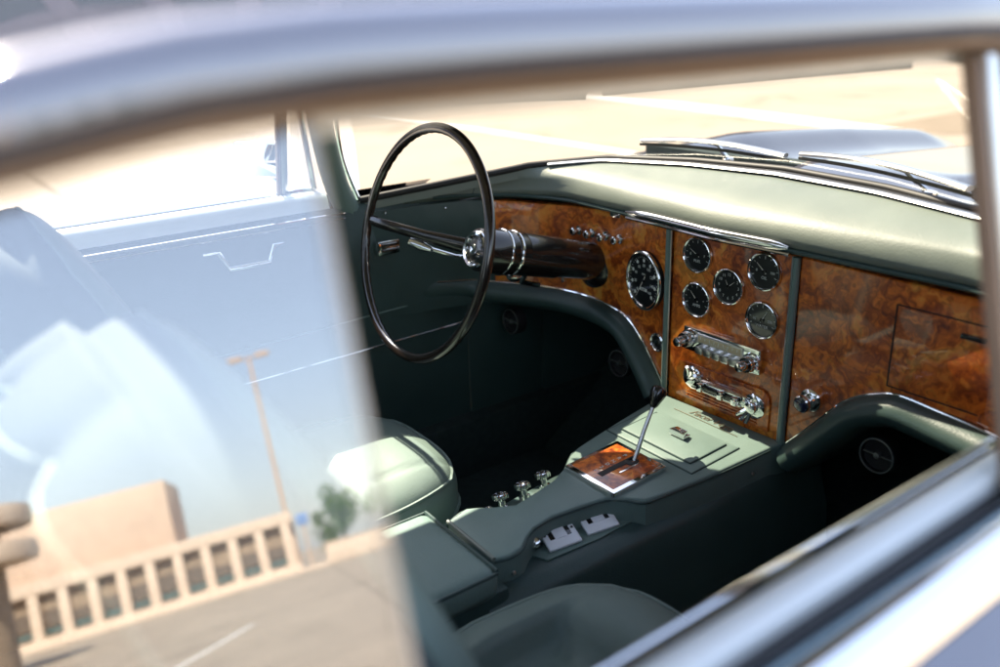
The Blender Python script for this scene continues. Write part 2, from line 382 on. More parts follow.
# ================================================================== CAR
car = empty('coupe_car', (0, 0, 0), label='silver blue classic coupe with green leather cabin and burl walnut dashboard, filling the view', category='car')

# ---- plan curves
def smo(f, a, r=.028):
    r = min(r, max(.001, (.665-a)*1.2)); return sum(f(abs(a+r*k/3)) for k in range(-3, 4))/7
def pad_lip_x(y):
    return smo(lambda a: interp(a, [0, .2, .42, .5, .55, .6, .64, .66, .70], [-.045, -.035, -.02, -.040, -.080, -.165, -.29, -.36, -.5]), abs(y))
def pan_x(y):                     # dash face in plan, driver side bends back to the door
    a = abs(y)
    if y < 0: return interp(a, [0, .45, .52, .585, .62, .645], [0, 0, -.02, -.07, -.16, -.36])
    return interp(a, [0, .137, .25, .35, .42, .5, .56, .60, .63, .645], [0, 0, .012, .014, .004, -.03, -.075, -.14, -.24, -.37])
def base_pt(y):
    a = abs(y); return (smo(lambda q: interp(q, [0, .2, .4, .52, .61, .66, .70], [.13, .12, .08, -.036, -.26, -.38, -.5]), a), y, interp(a, [0, .2, .4, .52, .61, .66], [1.035, 1.03, 1.02, 1.006, .976, .96]))
def PXR(px, py):
    d = RC @ np.array([px-500, 333.5-py, -FPX]); return d/FPX
def on_dash(px, py, off=0.0):     # where a sight line meets the curved dash face
    d = PXR(px, py); lo, hi = 0.4, 3.5
    g = lambda t: (CAM+t*d)[0]-pan_x((CAM+t*d)[1])-off
    for _ in range(60):
        mid = (lo+hi)/2
        if g(mid) > 0: hi = mid
        else: lo = mid
    return CAM+lo*d
def on(px, py, ax, val):
    d = PXR(px, py); i = 'xyz'.index(ax); return CAM+d*((val-CAM[i])/d[i])

YS = [-.66+1.32*k/132 for k in range(133)]
def top_z(y): return interp(abs(y), [0, .137, .4, .5, .56, .6, .66], [.936, .937, .934, .932, .936, .940, .940])
def pad_h(y): return interp(abs(y), [0, .45, .52, .6, .66], [.054, .054, .050, .034, .022])
# ---- dash pad
rows = []
for y in YS:
    b = base_pt(y); xl = pad_lip_x(y); zt = top_z(y); h = zt+pad_h(y)
    rows.append([(b[0], y, b[2]-.02), b, (lerp(b[0], xl, .25), y, lerp(b[2], h, .25)+.004), (lerp(b[0], xl, .55), y, lerp(b[2], h, .55)+.006), (lerp(b[0], xl, .82), y, lerp(b[2], h, .82)+.004),
                 (lerp(b[0], xl, .92), y, h+.000), (xl+.006, y, h-pad_h(y)*.185), (xl, y, h-pad_h(y)*.40), (xl+.002, y, h-pad_h(y)*.60), (xl+.010, y, zt+.014), (xl+.032, y, zt+.004), (xl+.12, y, zt-.002)])
mb = MB(); mb.loft(rows); dash = mb.build('dashboard', LEAP, car, angle=60)
def pad_pt(y, f, dz=.0):
    b = base_pt(y); xl = pad_lip_x(y); h = top_z(y)+pad_h(y); return (lerp(b[0], xl, f), y, lerp(b[2], h, f)+.005+dz)
# stitched seam and trim across the pad
mb = MB(); mb.tube([pad_pt(.585, f, .0005) for f in (.05, .3, .6, .85)] + [(pad_lip_x(.585)+.004, .585, top_z(.585)+pad_h(.585)*.75), (pad_lip_x(.585)-.0005, .585, top_z(.585)+.016)], .0016, 6)
mb.build('pad_seam', LEAD, dash)
# defroster slot trim along the screen base
ysd = [y for y in YS if abs(y) < .5]
mb = MB(); mb.tube([pad_pt(y, .12, .001) for y in ysd], .0035, 8, sq=(2.2, 1)); mb.build('defroster_trim', SATIN, dash)
mb = MB(); mb.tube([pad_pt(y, .07, .0005) for y in ysd], .004, 8, sq=(2, .6)); mb.build('defroster_slot', RUBBER, dash)

# ---- veneer panels
def veneer(name, y0, y1, ztop, zbot, mats, n=28, off=-.004, parent=dash, M=None):
    front = []; mb = MB(); rows = []
    for k in range(n+1):
        y = lerp(y0, y1, k/n); x = pan_x(y)+off; zt = ztop(y); zb = zbot(y)
        rows.append([(x+.03, y, zt), (x+.002, y, zt), (x, y, zt-.002)] + [(x, y, lerp(zt-.002, zb+.002, j/6)) for j in range(1, 6)] + [(x, y, zb+.002), (x+.002, y, zb), (x+.03, y, zb)])
    mb.loft(rows)
    for r in (rows[0], rows[-1]): mb.add(r, [tuple(range(len(r)))])
    return mb.build(name, mats, parent)
bead_d = [(497, 281), (530, 284), (560, 288), (588, 295), (612, 305), (630, 318), (643, 337), (655, 361), (667, 388)]
BD = [on_dash(*p) for p in bead_d]
bead_p = [(784, 445), (806, 430), (826, 415), (842, 403), (858, 396), (878, 393), (900, 394), (940, 410), (1000, 437)]
BP = [on_dash(*p) for p in bead_p]
BP = BP + [np.array([pan_x(-.53), -.53, .742]), np.array([pan_x(-.585), -.585, .735])]
bd = sorted([(p[1], p[2]) for p in BD]); bp_ = sorted([(p[1], p[2]) for p in BP])
zb_d = lambda y: interp(y, [a for a, _ in bd], [b for _, b in bd])
zb_p = lambda y: interp(y, [a for a, _ in bp_], [b for _, b in bp_])
YD1 = min(.60, float(BD[0][1]))
veneer('driver_veneer', .146, YD1, lambda y: top_z(y)-.002, zb_d, WOOD)
veneer('passenger_veneer', -.60, -.146, lambda y: top_z(y)-.002, zb_p, WOOD)
mb = MB(); cz0 = .595
mb.box((.012, 0, (cz0+.934)/2), (.03, .262, .934-cz0), .003); mb.build('centre_veneer', WOOD, dash)
# leather ends of the dash
veneer('fascia_end', YD1+.001, .645, lambda y: top_z(y)-.001, lambda y: .70, LEAD, off=-.003)
veneer('fascia_end', -.645, -.601, lambda y: top_z(y)-.001, lambda y: .70, LEAD, off=-.003)
# vertical ribs beside the centre panel
for s in (1, -1):
    mb = MB(); mb.tube([(-.007, s*.1385, .934), (-.007, s*.1385, .60)], .0062, 12, sq=(1, 1)); mb.build('divider_rib', LEA, dash)
    mb = MB(); mb.tube([(-.0085, s*.1385-s*.0068, .934), (-.0085, s*.1385-s*.0068, .60)], .0016, 8); mb.build('divider_bead', SATIN, dash)
# chrome lip over the centre panel
pts = [(pad_lip_x(y)-.004, y, top_z(y)+.020) for y in np.linspace(.225, -.145, 24)]
rr = [.0075*min(1, (k+.4)/3, (23.6-k)/2) for k in range(24)]
mb = MB(); mb.tube(pts, rr, 12, sq=(.9, 1.1)); mb.tube([(p[0]+.004, p[1], p[2]-.012) for p in pts], .0035, 8); mb.build('ashtray_lip', CHROME, dash)
mb = MB(); mb.tube([(pad_lip_x(y)+.006, y, top_z(y)+.013) for y in np.linspace(.62, -.62, 60)], .0045, 8); mb.build('pad_welt', LEAD, dash)

# ---- gauges
NF = lambda ang=0: ((-math.cos(rad(ang)), math.sin(rad(ang)), 0))
def gframe(p, ang=0): return frame_n(p, NF(ang))
def make_gauge(p, R, ang, kind, needle, sxy=1.0):
    F = gframe(p, ang)
    mb = MB(); mb.lathe([(R*.98, -.012), (R*.98, .003)], 48, sx=sxy); g = mb.build('gauge', BLACKM, car, M=F)
    mb = MB(); mb.lathe([(R, 0), (R*1.0, .003), (R*.97, .0052), (R*.93, .0058), (R*.885, .0045), (R*.865, .0018), (R*.865, 0)], 56, sx=sxy); mb.build('bezel', CHROME, g)
    mb = MB(); mb.lathe([(R*.875, .0008), (.0001, .0008)], 56, sx=sxy)
    r = R*.8
    if kind == 'speed':
        for k in range(33):
            a = rad(225-270*k/32); L = .006 if k % 4 == 0 else .003
            mb.add([(math.cos(a)*q*sxy-math.sin(a)*s*.0005, math.sin(a)*q+math.cos(a)*s*.0005, .0014) for q, s in ((r, 1), (r-L, 1), (r-L, -1), (r, -1))], [(0, 1, 2, 3)], 1, False)
        for k in range(9):
            a = rad(225-270*k/8); mb.lathe([(.0037, .0013), (.0001, .0013)], 12, 1, Matrix.Translation((math.cos(a)*r*.84*sxy, math.sin(a)*r*.84, .0002)))
            text_mesh(str(k*20), .0085, mb, Matrix.Translation((math.cos(a)*r*.62*sxy, math.sin(a)*r*.62, .0013)), 1, .0001)
        text_mesh('MPH', .006, mb, Matrix.Translation((0, r*.25, .0013)), 1, .0001)
        mb.box((0, -r*.38, .0014), (r*.5, .006, .0004), 0, 1); text_mesh('36501', .006, mb, Matrix.Translation((0, -r*.38, .0022)), 0, .0001)
    elif kind == 'clock':
        for k in range(12):
            a = rad(90-30*k); text_mesh(str(k or 12), .0075, mb, Matrix.Translation((math.cos(a)*r*.8, math.sin(a)*r*.8, .0013)), 1, .0001)
    else:
        for k in range(9):
            a = rad(200-220*k/8) if kind != 'low' else rad(160-140*k/8)
            L = .005 if k % 4 == 0 else .003
            mb.add([(math.cos(a)*q-math.sin(a)*s*.0005, math.sin(a)*q+math.cos(a)*s*.0005, .0014) for q, s in ((r, 1), (r-L, 1), (r-L, -1), (r, -1))], [(0, 1, 2, 3)], 1, False)
        words = {'fuel': ('FUEL', 'E', 'F'), 'oil': ('OIL', '0', '100'), 'amp': ('AMPS', '-', '+'), 'temp': ('WATER', '80', '230')}[kind]
        text_mesh(words[0], .0075, mb, Matrix.Translation((0, -r*.42, .0013)), 1, .0001)
        text_mesh(words[1], .0065, mb, Matrix.Translation((-r*.6, 0, .0013)), 1, .0001); text_mesh(words[2], .0065, mb, Matrix.Translation((r*.6, 0, .0013)), 1, .0001)
    mb.build('dial_face', [DIAL, IVORY], g)
    mb = MB()
    for a, L, wd in needle:
        A = rad(a); d = Vector((math.cos(A), math.sin(A), 0)); n = Vector((-d.y, d.x, 0))*wd
        mb.add([(-d*L*.25-n+Vector((0, 0, .0024)))[:], (d*L-n*.3+Vector((0, 0, .0024)))[:], (d*L+n*.3+Vector((0, 0, .0024)))[:], (-d*L*.25+n+Vector((0, 0, .0024)))[:]], [(0, 1, 2, 3)], 0, False)
    mb.lathe([(.0035, .0012), (.0035, .0034), (.0001, .0036)], 14, 1); mb.build('needle', [RED, BLACK], g)
    return g
gx = -.0045
for (px, py, kd, nd) in [(698, 255, 'fuel', [(150, .02, .0009)]), (697, 299.5, 'amp', [(135, .021, .0012)]), (729, 286.5, 'clock', [(120, .013, .0009), (40, .018, .0007)]),
                         (765, 271.5, 'oil', [(140, .021, .0011)]), (762.5, 320, 'temp', [(60, .02, .001)])]:
    p = on(px, py, 'x', gx); make_gauge((gx, float(p[1]), float(p[2])), .0335, 0, kd, nd)
p = on_dash(645.5, 280, -.006); make_gauge((p[0]-.004, p[1], p[2]), .0600, 9, 'speed', [(238, .044, .0012)], .93)
# small round dial low beside the speedometer
p = on_dash(658, 342, -.004); F = gframe((p[0], p[1], p[2]), 3)
mb = MB(); mb.lathe([(.019, 0), (.019, .004), (.016, .006), (.0145, .004), (.0145, .001), (.0001, .001)], 36); g = mb.build('switch', CHROME, car, M=F)
mb = MB(); mb.lathe([(.0143, .0015), (.0001, .0015)], 30); mb.lathe([(.006, .0015), (.0055, .006), (.0001, .0065)], 20, 1); mb.build('switch_face', [DIAL, CHROME], g)
# four pull knobs
kn = None
for px, py in [(579.5, 230), (593, 233), (606.5, 236), (620.5, 239)]:
    p = on_dash(px, py, -.004); F = gframe((p[0], p[1], p[2]), 0)
    if kn is None:
        mb = MB(); mb.lathe([(.0095, 0), (.0095, .003), (.0045, .0035), (.0040, .012), (.0080, .014), (.0092, .018), (.0085, .021), (.0060, .0225), (.0001, .021)], 22); kn = mb.build('pull_knob', CHROME, car, M=F)
        mb = MB(); mb.lathe([(.0052, .0226), (.0001, .0232)], 16); kf = mb.build('knob_cap', BLACK, kn)
    else:
        a = kn.copy(); COL.objects.link(a); a.matrix_basis = F; b = kf.copy(); COL.objects.link(b); b.parent = a
p = on_dash(565, 279, -.006); mb = MB(); mb.lathe([(.006, 0), (.006, .008), (.0001, .010)], 18); mb.build('toggle', CHROME, car, M=gframe(p, 0))
p = on_dash(618, 214, -.012); mb = MB(); mb.box((0, 0, .004), (.030, .012, .010), .003); mb.build('map_lamp', CHROME, car, M=gframe(p, 0))
# screws on the leather end
for px, py in [(385, 213), (445, 208), (349, 229)]:
    p = on_dash(px, py, -.005); mb = MB(); mb.lathe([(.0048, 0), (.0045, .002), (.0001, .003)], 14); mb.build('screw', CHROME, dash, M=gframe(p, 0))
# lighter knob
p = on(811, 400, 'x', -.004); F = gframe(p, 0)
mb = MB(); mb.lathe([(.0195, 0), (.0195, .003), (.016, .006), (.013, .007), (.013, .018), (.0145, .020), (.0145, .027), (.0125, .029)], 36); g = mb.build('lighter_knob', CHROME, car, M=F)
mb = MB(); mb.lathe([(.0126, .0285), (.008, .030), (.0001, .0305)], 24); mb.build('knob_cap', mat('blue_black', (.01, .015, .05), .25, coat=1)[0], g)

# ---- glovebox
q = [on(895, 303, 'x', -.004), on(890, 385, 'x', -.004)]
gy = float(q[0][1]+q[1][1])/2; gz1, gz0 = .897, .768
mb = MB(); gw = .275
def rectframe(mb, y1, y0, z1, z0, x, t, d, mat=0):
    mb.box((x, (y1+y0)/2, z1), (d, y1-y0+t, t), t*.3, mat); mb.box((x, (y1+y0)/2, z0), (d, y1-y0+t, t), t*.3, mat)
    mb.box((x, y1, (z1+z0)/2), (d, t, z1-z0-t), 0, mat); mb.box((x, y0, (z1+z0)/2), (d, t, z1-z0-t), 0, mat)
mb.box((-.0022+pan_x(-.4), gy-gw/2+.0, (gz1+gz0)/2), (.007, gw-.004, gz1-gz0-.004), .0012); gd = mb.build('glovebox_door', WOOD, car)
mb = MB(); rectframe(mb, gy, gy-gw, gz1, gz0, -.0036, .0022, .0022); mb.build('door_gap', BLACKM, gd)
p = on(974, 338.5, 'x', -.008); mb = MB(); mb.box((-.0085, p[1], p[2]), (.007, .034, .0075), .002); mb.build('handle', BLACK, gd)
# dotted chrome bead under the glovebox
# ---- radio
ry, rz_ = -.005, .7355
F = frame_n((-.004, .000, .7355), (-1, 0, 0))
mb = MB(); mb.box((0, 0, .004), (.176, .046, .012), .004); rd = mb.build('radio', CHROME, car, M=F)
mb = MB(); mb.box((0, .0085, .0112), (.104, .018, .003), .001); mb.box((0, .0085, .0132), (.096, .012, .002), .0005, 1); 
for k in range(9): mb.box((-.042+k*.0105, .0105, .0144), (.0012, .005, .0006), 0, 2)
text_mesh('5 6 7 8 10 12 14 16', .0052, mb, Matrix.Translation((0, .0062, .0145)), 2, .0001)
mb.build('tuning_scale', [SATIN, RADIOD, IVORY], rd)
for k in range(5):
    mb = MB(); mb.box((-.040+k*.020, -.0115, .0145), (.0172, .0135, .016), .003); mb.build('push_button', SATIN, rd)
for s in (-1, 1):
    mb = MB(); mb.lathe([(.0185, .009), (.0175, .015), (.0135, .016), (.0135, .026), (.012, .028)], 30); 
    mb.lathe([(.009, .026), (.009, .044), (.0075, .047), (.0001, .0475)], 26)
    for k in range(14):
        a = 2*PI*k/14; mb.box((math.cos(a)*.0135, math.sin(a)*.0135, .021), (.0022, .0022, .010), .0005)
    mb.build('radio_knob', CHROME, rd, M=Matrix.Translation((s*.0715, -.003 if s > 0 else .002, 0)))
    mb = MB(); mb.lathe([(.0136, .0262), (.0091, .0262)], 24); mb.build('knob_ring', BLACK, rd, M=Matrix.Translation((s*.0715, -.003 if s > 0 else .002, .0022)))

# ---- heater controls in a red wood recess
F = frame_n((-.004, -.002, .655), (-1, 0, 0))
mb = MB(); rectp = [(-.108, -.044), (.108, -.044), (.108, .010)] + [(.108-.02*(1-math.cos(t)), .010+.02*math.sin(t)) for t in (.5, 1.0, 1.5)] + [(-.088, .030), (-.102, .026), (-.108, .014)]
mb.prism(rectp, 0, .004, .0015); hc = mb.build('heater_control', WOOD, car, M=F)
mb = MB(); mb.box((.005, .000, .010), (.125, .021, .012), .005); mb.box((.005, .000, .018), (.10, .010, .006), .002, 1)
mb.box((0, .0085, .017), (.115, .003, .004), .001); mb.box((0, -.0085, .017), (.115, .003, .004), .001)
mb.build('slider_housing', [CHROME, BLACK], hc)
for x, a0 in ((-.066, 35), (.078, -140)):
    mb = MB(); mb.lathe([(.023, .003), (.023, .007), (.019, .010), (.012, .011), (.011, .019), (.008, .021), (.0001, .0215)], 30)
    for k in range(3):
        a = rad(a0+k*24); mb.tube([(0, 0, .014), (math.cos(a)*.018, math.sin(a)*.018, .020), (math.cos(a)*.028, math.sin(a)*.028, .026)], [.005, .0042, .0035], 8, M=None)
    mb.build('control_lever', CHROME, hc, M=Matrix.Translation((x, .004 if x < 0 else -.004, 0)))
for x in (-.03, .018, .05):
    mb = MB(); mb.box((x, .001, .025), (.012, .016, .010), .003); mb.build('slider_knob', CHROME, hc)
mb = MB()
for z_ in (-.024, -.030, -.036): mb.box((.002, z_, .0052), (.165, .0022, .0024), .0006)
mb.build('slot_moulding', WOOD, hc)

# ---- padded knee rolls with bright bead
def roll(P, side, name):
    pts = [Vector((float(p[0])-.006, float(p[1]), float(p[2]))) for p in P]
    if side > 0: pts = [Vector((pan_x(.625), .625, pts[0].z+.012)), Vector((pan_x(.60), .60, pts[0].z+.006))] + [q for q in pts if q.y < .59]
    C_ = cr([tuple(q) for q in pts], 5)
    mb = MB(); mb.tube(C_, .0026, 8); kr = None
    inner = []
    V = [Vector(c) for c in C_]
    for i, c in enumerate(V):
        t = (V[min(i+1, len(V)-1)]-V[max(i-1, 0)]).normalized()
        n = Vector((0, -t.z, t.y))                       # perpendicular in the dash plane
        if n.z > 0 or (abs(n.z) < .25 and n.y*side < 0): n = -n
        if n.y*side < -.1 and n.z > -.2: n = -n
        inner.append((c, n.normalized()))
    rows = []
    for c, n in inner:
        row = []
        for d, dx in ((-.001, .012), (.0, -.002), (.006, -.018), (.018, -.030), (.032, -.032), (.044, -.022), (.052, -.004), (.054, .02), (.056, .16)):
            row.append(tuple(c+n*d+Vector((dx, 0, 0))))
        rows.append(row)
    m2 = MB(); m2.loft(rows)
    m2.add(rows[0], [tuple(range(len(rows[0])))]); m2.add(rows[-1], [tuple(range(len(rows[0])))])
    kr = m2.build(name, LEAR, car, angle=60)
    mb.build('bead', CHROME, kr)
    return kr
roll(BD, 1, 'knee_roll'); roll(BP, -1, 'knee_roll')

# ---- round vents under the dash
vent = None
for (px, py, x) in [(512, 321, -.06), (620, 363, .02), (878, 455, .03)]:
    p = on(px, py, 'x', x); F = frame_n(p, (-1, 0, .05))
    if vent is None:
        mb = MB(); mb.lathe([(.031, -.02), (.031, .004), (.029, .006), (.0265, .004), (.0255, -.001), (.0001, -.003)], 36); vent = mb.build('air_vent', BLACKM, car, M=F)
        mb = MB(); mb.lathe([(.0300, .003), (.0296, .0062), (.0272, .0062), (.0268, .003)], 36); vr = mb.build('vent_ring', SATIN, vent)
        mb = MB(); mb.box((0, 0, .001), (.050, .002, .003), 0); mb.lathe([(.006, .0), (.005, .006), (.0001, .0065)], 14); vb = mb.build('vent_vane', SATIN, vent)
    else:
        a = vent.copy(); COL.objects.link(a); a.matrix_basis = F
        for c in (vr, vb): d = c.copy(); COL.objects.link(d); d.parent = a

# ---- steering wheel
AX = Vector((-.966, 0, .26)).normalized()
YW = .37
wc = on(421, 244, 'y', YW); FW = frame(wc, (0, -1, 0), (.26, 0, .966), AX)
sw = empty('steering_wheel', parent=car, M=FW)
RW = .207; n1, n2 = 160, 16; vs_ = []; fs_ = []
for i in range(n1):
    a = 2*PI*i/n1
    for k in range(n2):
        b = 2*PI*k/n2; r = .0098
        inner = max(0, -math.cos(b)*.6-math.sin(b)*.6)
        r -= .0016*inner*(.5+.5*math.cos(a*54))
        vs_.append(((RW+math.cos(b)*r)*math.cos(a), (RW+math.cos(b)*r)*math.sin(a), math.sin(b)*r*.92))
for i in range(n1):
    for k in range(n2):
        i2 = (i+1) % n1; k2 = (k+1) % n2; fs_.append((i*n2+k, i*n2+k2, i2*n2+k2, i2*n2+k))
mb = MB(); mb.add(vs_, fs_); mb.build('rim', RIMM, sw, angle=80)
hub = on(474, 249, 'y', YW); dish = (Vector(wc)-Vector(hub)).dot(AX)
print('dish', dish)
DZ = -dish
for s in (-1, 1):
    mb = MB(); mb.tube([(s*RW, .012, 0), (s*RW*.8, .010, -.010), (s*RW*.45, .004, DZ*.55), (s*.035, 0, DZ-.010)], [.0085, .008, .009, .012], 12, sq=(1.25, .55)); mb.build('spoke', BLACK, sw)
mb = MB(); mb.lathe([(.034, DZ-.006), (.041, DZ-.010), (.043, DZ-.03), (.045, DZ-.07), (.0425, DZ-.08), (.0425, DZ-.20)], 44); mb.build('hub', BLACK, sw)
mb = MB(); mb.lathe([(.036, DZ-.008), (.036, DZ-.001), (.033, DZ+.002), (.028, DZ+.001), (.0265, DZ-.003)], 44)
for r_, z_ in ((.0448, -.062), (.0445, -.088)):
    mb.lathe([(r_-.001, DZ+z_-.003), (r_+.0012, DZ+z_-.0015), (r_+.0012, DZ+z_+.0015), (r_-.001, DZ+z_+.003)], 44)
mb.build('hub_ring', CHROME, sw)
mb = MB(); mb.lathe([(.0268, DZ-.004), (.020, DZ-.001), (.0001, DZ+.002)], 36); mb.build('horn_button', DIAL, sw)
mb = MB()
for k in range(16):
    a = 2*PI*k/16; mb.box((math.cos(a)*.0225, math.sin(a)*.0225, DZ-.0005), (.0022, .0022, .001), 0)
mb.lathe([(.010, DZ+.001), (.0098, DZ+.003), (.0001, DZ+.0035)], 24); mb.build('horn_emblem', CHROME, sw)
# ---- column shroud
c0 = Vector(hub)-AX*.11; c1 = Vector(hub)-AX*.33
FC = frame_n(c1, AX)
L = (c0-c1).length
mb = MB(); mb.lathe([(.056, -.02), (.056, .012), (.050, .018), (.041, .022), (.040, L*.45), (.041, L*.62), (.0425, L*.8), (.0425, L)], 40); sc_ = mb.build('steering_column', BLACK, car, M=FC)
mb = MB(); mb.tube([(-.02, -.035, L*.8), (-.035, -.062, L*.78), (-.04, -.066, L*.55)], .006, 8); mb.lathe([(.011, 0), (.013, .012), (.009, .022), (.0001, .024)], 18, M=Matrix.Translation((-.03, -.05, L*.86))); mb.build('indicator_mount', CHROME, sc_)
# stalk reaching to the door side
st = on(421, 246, 'y', .47); st = Vector(st); c2 = Vector(on(466, 281, 'y', .42))
mb = MB(); h3 = Vector((hub[0]+.055, .40, hub[2]-.034)); mb.tube([tuple(h3), tuple(h3.lerp(st, .5)+Vector((0, 0, -.008))), tuple(st)], [.003, .0033, .004], 8); sk = mb.build('indicator_stalk', CHROME, car)
mb = MB(); mb.tube([tuple(st+Vector((.012, -.02, -.006))), tuple(st), tuple(st+Vector((-.012, .02, .006)))], [.006, .0115, .0095], 14); mb.build('stalk_knob', CHROME, sk)

# ---- centre console
def zc(x): return .602+.062*x
outl = [(448, 521), (466, 508), (500, 506), (516, 504), (535, 492), (553, 480), (564, 468), (570, 455), (578, 447), (620, 420), (664, 394)]
outr = [(786, 443), (770, 448), (720, 471), (670, 491), (645, 500), (626, 498), (606, 498), (580, 506), (552, 516), (534, 527), (527, 536), (522, 547), (510, 555), (494, 559)]
def on_con(px, py, dz=0):
    d = PXR(px, py); t = (zc(CAM[0])+dz-CAM[2])/(d[2]-.062*d[0]); return CAM+t*d
PL = [on_con(*p) for p in outl]; PR_ = [on_con(*p) for p in outr]
# console frame: local x = lateral right (-Y), local y = forward, z = normal
MC = frame_n((0, 0, zc(0)), (-.062, 0, 1), up=(1, 0, 0)); MC = frame((0, 0, zc(0)), (0, -1, 0), (1, 0, .062), (-.062, 0, 1))
MCI = MC.inverted()
loc = lambda p: (MCI @ Vector(p))
polyc = [loc(p)[:2] for p in PL] + [loc(p)[:2] for p in PR_]
mb = MB(); mb.prism(polyc, -.058, 0, .0045, seg=3); con = mb.build('centre_console', LEA, car, M=MC)
# bead line around the top
mb = MB(); mb.tube([(p[0]*1.0, p[1], -.0055) for p in (Vector(q) for q in cr([(a[0], a[1], 0) for a in polyc[:11]], 4))], .0022, 6); mb.tube([(p[0]*1.0, p[1], -.0055) for p in (Vector(q) for q in cr([(a[0], a[1], 0) for a in polyc[12:]], 4))], .0022, 6); mb.build('piping', LEAD, con)
# body below: flares down to the floor
rows = []
for x in np.linspace(.10, -.60, 26):
    hw = interp(x, [-.6, -.45, -.3, -.2, 0, .1], [.105, .115, .125, .135, .147, .15])
    z1 = zc(x)-.052; row = []
    for s in (1, -1):
        seq = [(hw-.03, z1+.006), (hw-.008, z1-.002), (hw, z1-.012), (hw+.006, z1-.05), (hw+.022, z1-.10), (hw+.03, z1-.18), (hw+.04, .28)]
        if s == -1: seq = seq[::-1]
        row += [(x, -s*a, b) for a, b in (seq[::-1] if s == 1 else seq[::-1])]
    rows.append(row)
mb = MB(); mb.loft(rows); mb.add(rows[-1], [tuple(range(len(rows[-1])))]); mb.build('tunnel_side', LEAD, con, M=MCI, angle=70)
# gear plate
g4 = [on_con(*p) for p in [(570, 468), (613, 497), (668, 475), (612, 443)]]
gl = [loc(p) for p in g4]; gxm = sum(p.x for p in gl)/4; gym = sum(p.y for p in gl)/4
gw_, gh_ = .120, .122
MG = Matrix.Translation((gxm, gym, 0))
MGW = MC @ MG
mb = MB(); mb.box((0, 0, .004), (gw_, gh_, .009), .003); gp = mb.build('gear_plate', CHROME, car, M=MGW)
mb = MB(); mb.box((0, 0, .0045), (gw_-.018, gh_-.018, .0088), .0005); mb.build('gear_veneer', WOOD, gp)
mb = MB(); mb.box((.004, .002, .0090), (.012, .082, .0016), .0006); mb.box((.022, .012, .0092), (.004, .045, .0016), .0004, 1); 
mb.build('gear_slot', [BLACKM, CHROME], gp)
mb = MB()
for k, t_ in enumerate('PRND21'): text_mesh(t_, .0105, mb, Matrix.Translation((-.012, 0.034-k*.0135, .0092)), 0, .0002)
mb.build('gear_letters', IVORY, gp)
kb = on(656, 399, 'y', -.005); lv0 = Vector(on_con(632, 463, .006)); kb = Vector(kb)
mb = MB(); mb.tube([tuple(lv0-Vector((0, 0, .01))), tuple(lv0.lerp(kb, .5)), tuple(kb)], [.0044, .0038, .0034], 10); lev = mb.build('gear_lever', SATIN, car)
up = (kb-lv0).normalized(); FK = frame_n(kb-up*.012, up, up=(0, 1, 0))
mb = MB(); mb.lathe([(.004, -.004), (.007, 0), (.0115, .012), (.0145, .022), (.0135, .030), (.009, .034), (.0001, .035)], 26); mb.tube([(.008, 0, .024), (.018, .004, .028)], [.004, .0025], 8); mb.build('knob', BLACK, lev, M=FK)
mb = MB(); mb.lathe([(.016, 0), (.012, .006), (.006, .008)], 18, M=Matrix.Translation((lv0.x, lv0.y, lv0.z-.002))); mb.build('boot', BLACKM, lev)
# lidded ashtray with chrome pull
a4 = [(617, 433), (664, 407), (756, 455), (686, 471)]
lo4 = [loc(on_con(*p)) for p in [(618, 433), (657, 411), (735, 451), (687, 471)]]
axm = sum(p.x for p in lo4)/4; aym = sum(p.y for p in lo4)/4
MA = MC @ Matrix.Translation((0.0, aym, 0))
mb = MB(); mb.box((0, 0, -.002), (.205, .118, .010), .004); lid = mb.build('console_lid', LEA, car, M=MA)
mb = MB(); mb.box((0, .004, .003), (.165, .088, .006), .003); mb.build('lid_pad', LEA, lid)
mb = MB()
for (x0, y0, x1, y1) in ((-.1025, -.059, .1025, -.059), (-.1025, -.059, -.1025, .06), (.1025, -.059, .1025, .06), (-.083, -.041, .083, -.041), (-.083, -.041, -.083, .049), (.083, -.041, .083, .049)):
    mb.tube([(x0, y0, .0006 if abs(x0) > .1 or abs(y0) > .05 else .0042), (x1, y1, .0006 if abs(x1) > .1 or abs(y1) > .05 else .0042)], .0017, 6)
mb.build('lid_piping', LEAD, lid)
hp = loc(on_con(680, 434, .01)); hp.y -= aym
mb = MB(); mb.box((hp.x, hp.y, .010), (.034, .018, .004), .0015); mb.prism([(-.017, -.009), (.017, -.009), (.012, .006), (-.012, .006)], .010, .020, .003, M=Matrix.Translation((hp.x, hp.y, 0))); mb.build('lid_pull', CHROME, lid)
# script badge
s1 = loc(on_con(690, 408)); s2 = loc(on_con(734, 434))
mb = MB(); text_mesh('Facel Vega', .023, mb, Matrix.Translation(((s1.x+s2.x)/2, (s1.y+s2.y)/2, .0006)), 0, .0006, shear=.45)
mb.box(((s1.x+s2.x)/2-.004, (s1.y+s2.y)/2-.014, .0008), (.15, .0014, .0012), 0)
mb.build('script_badge', [mat('badge_metal', (.5, .47, .38), .35, 1)[0]], con)
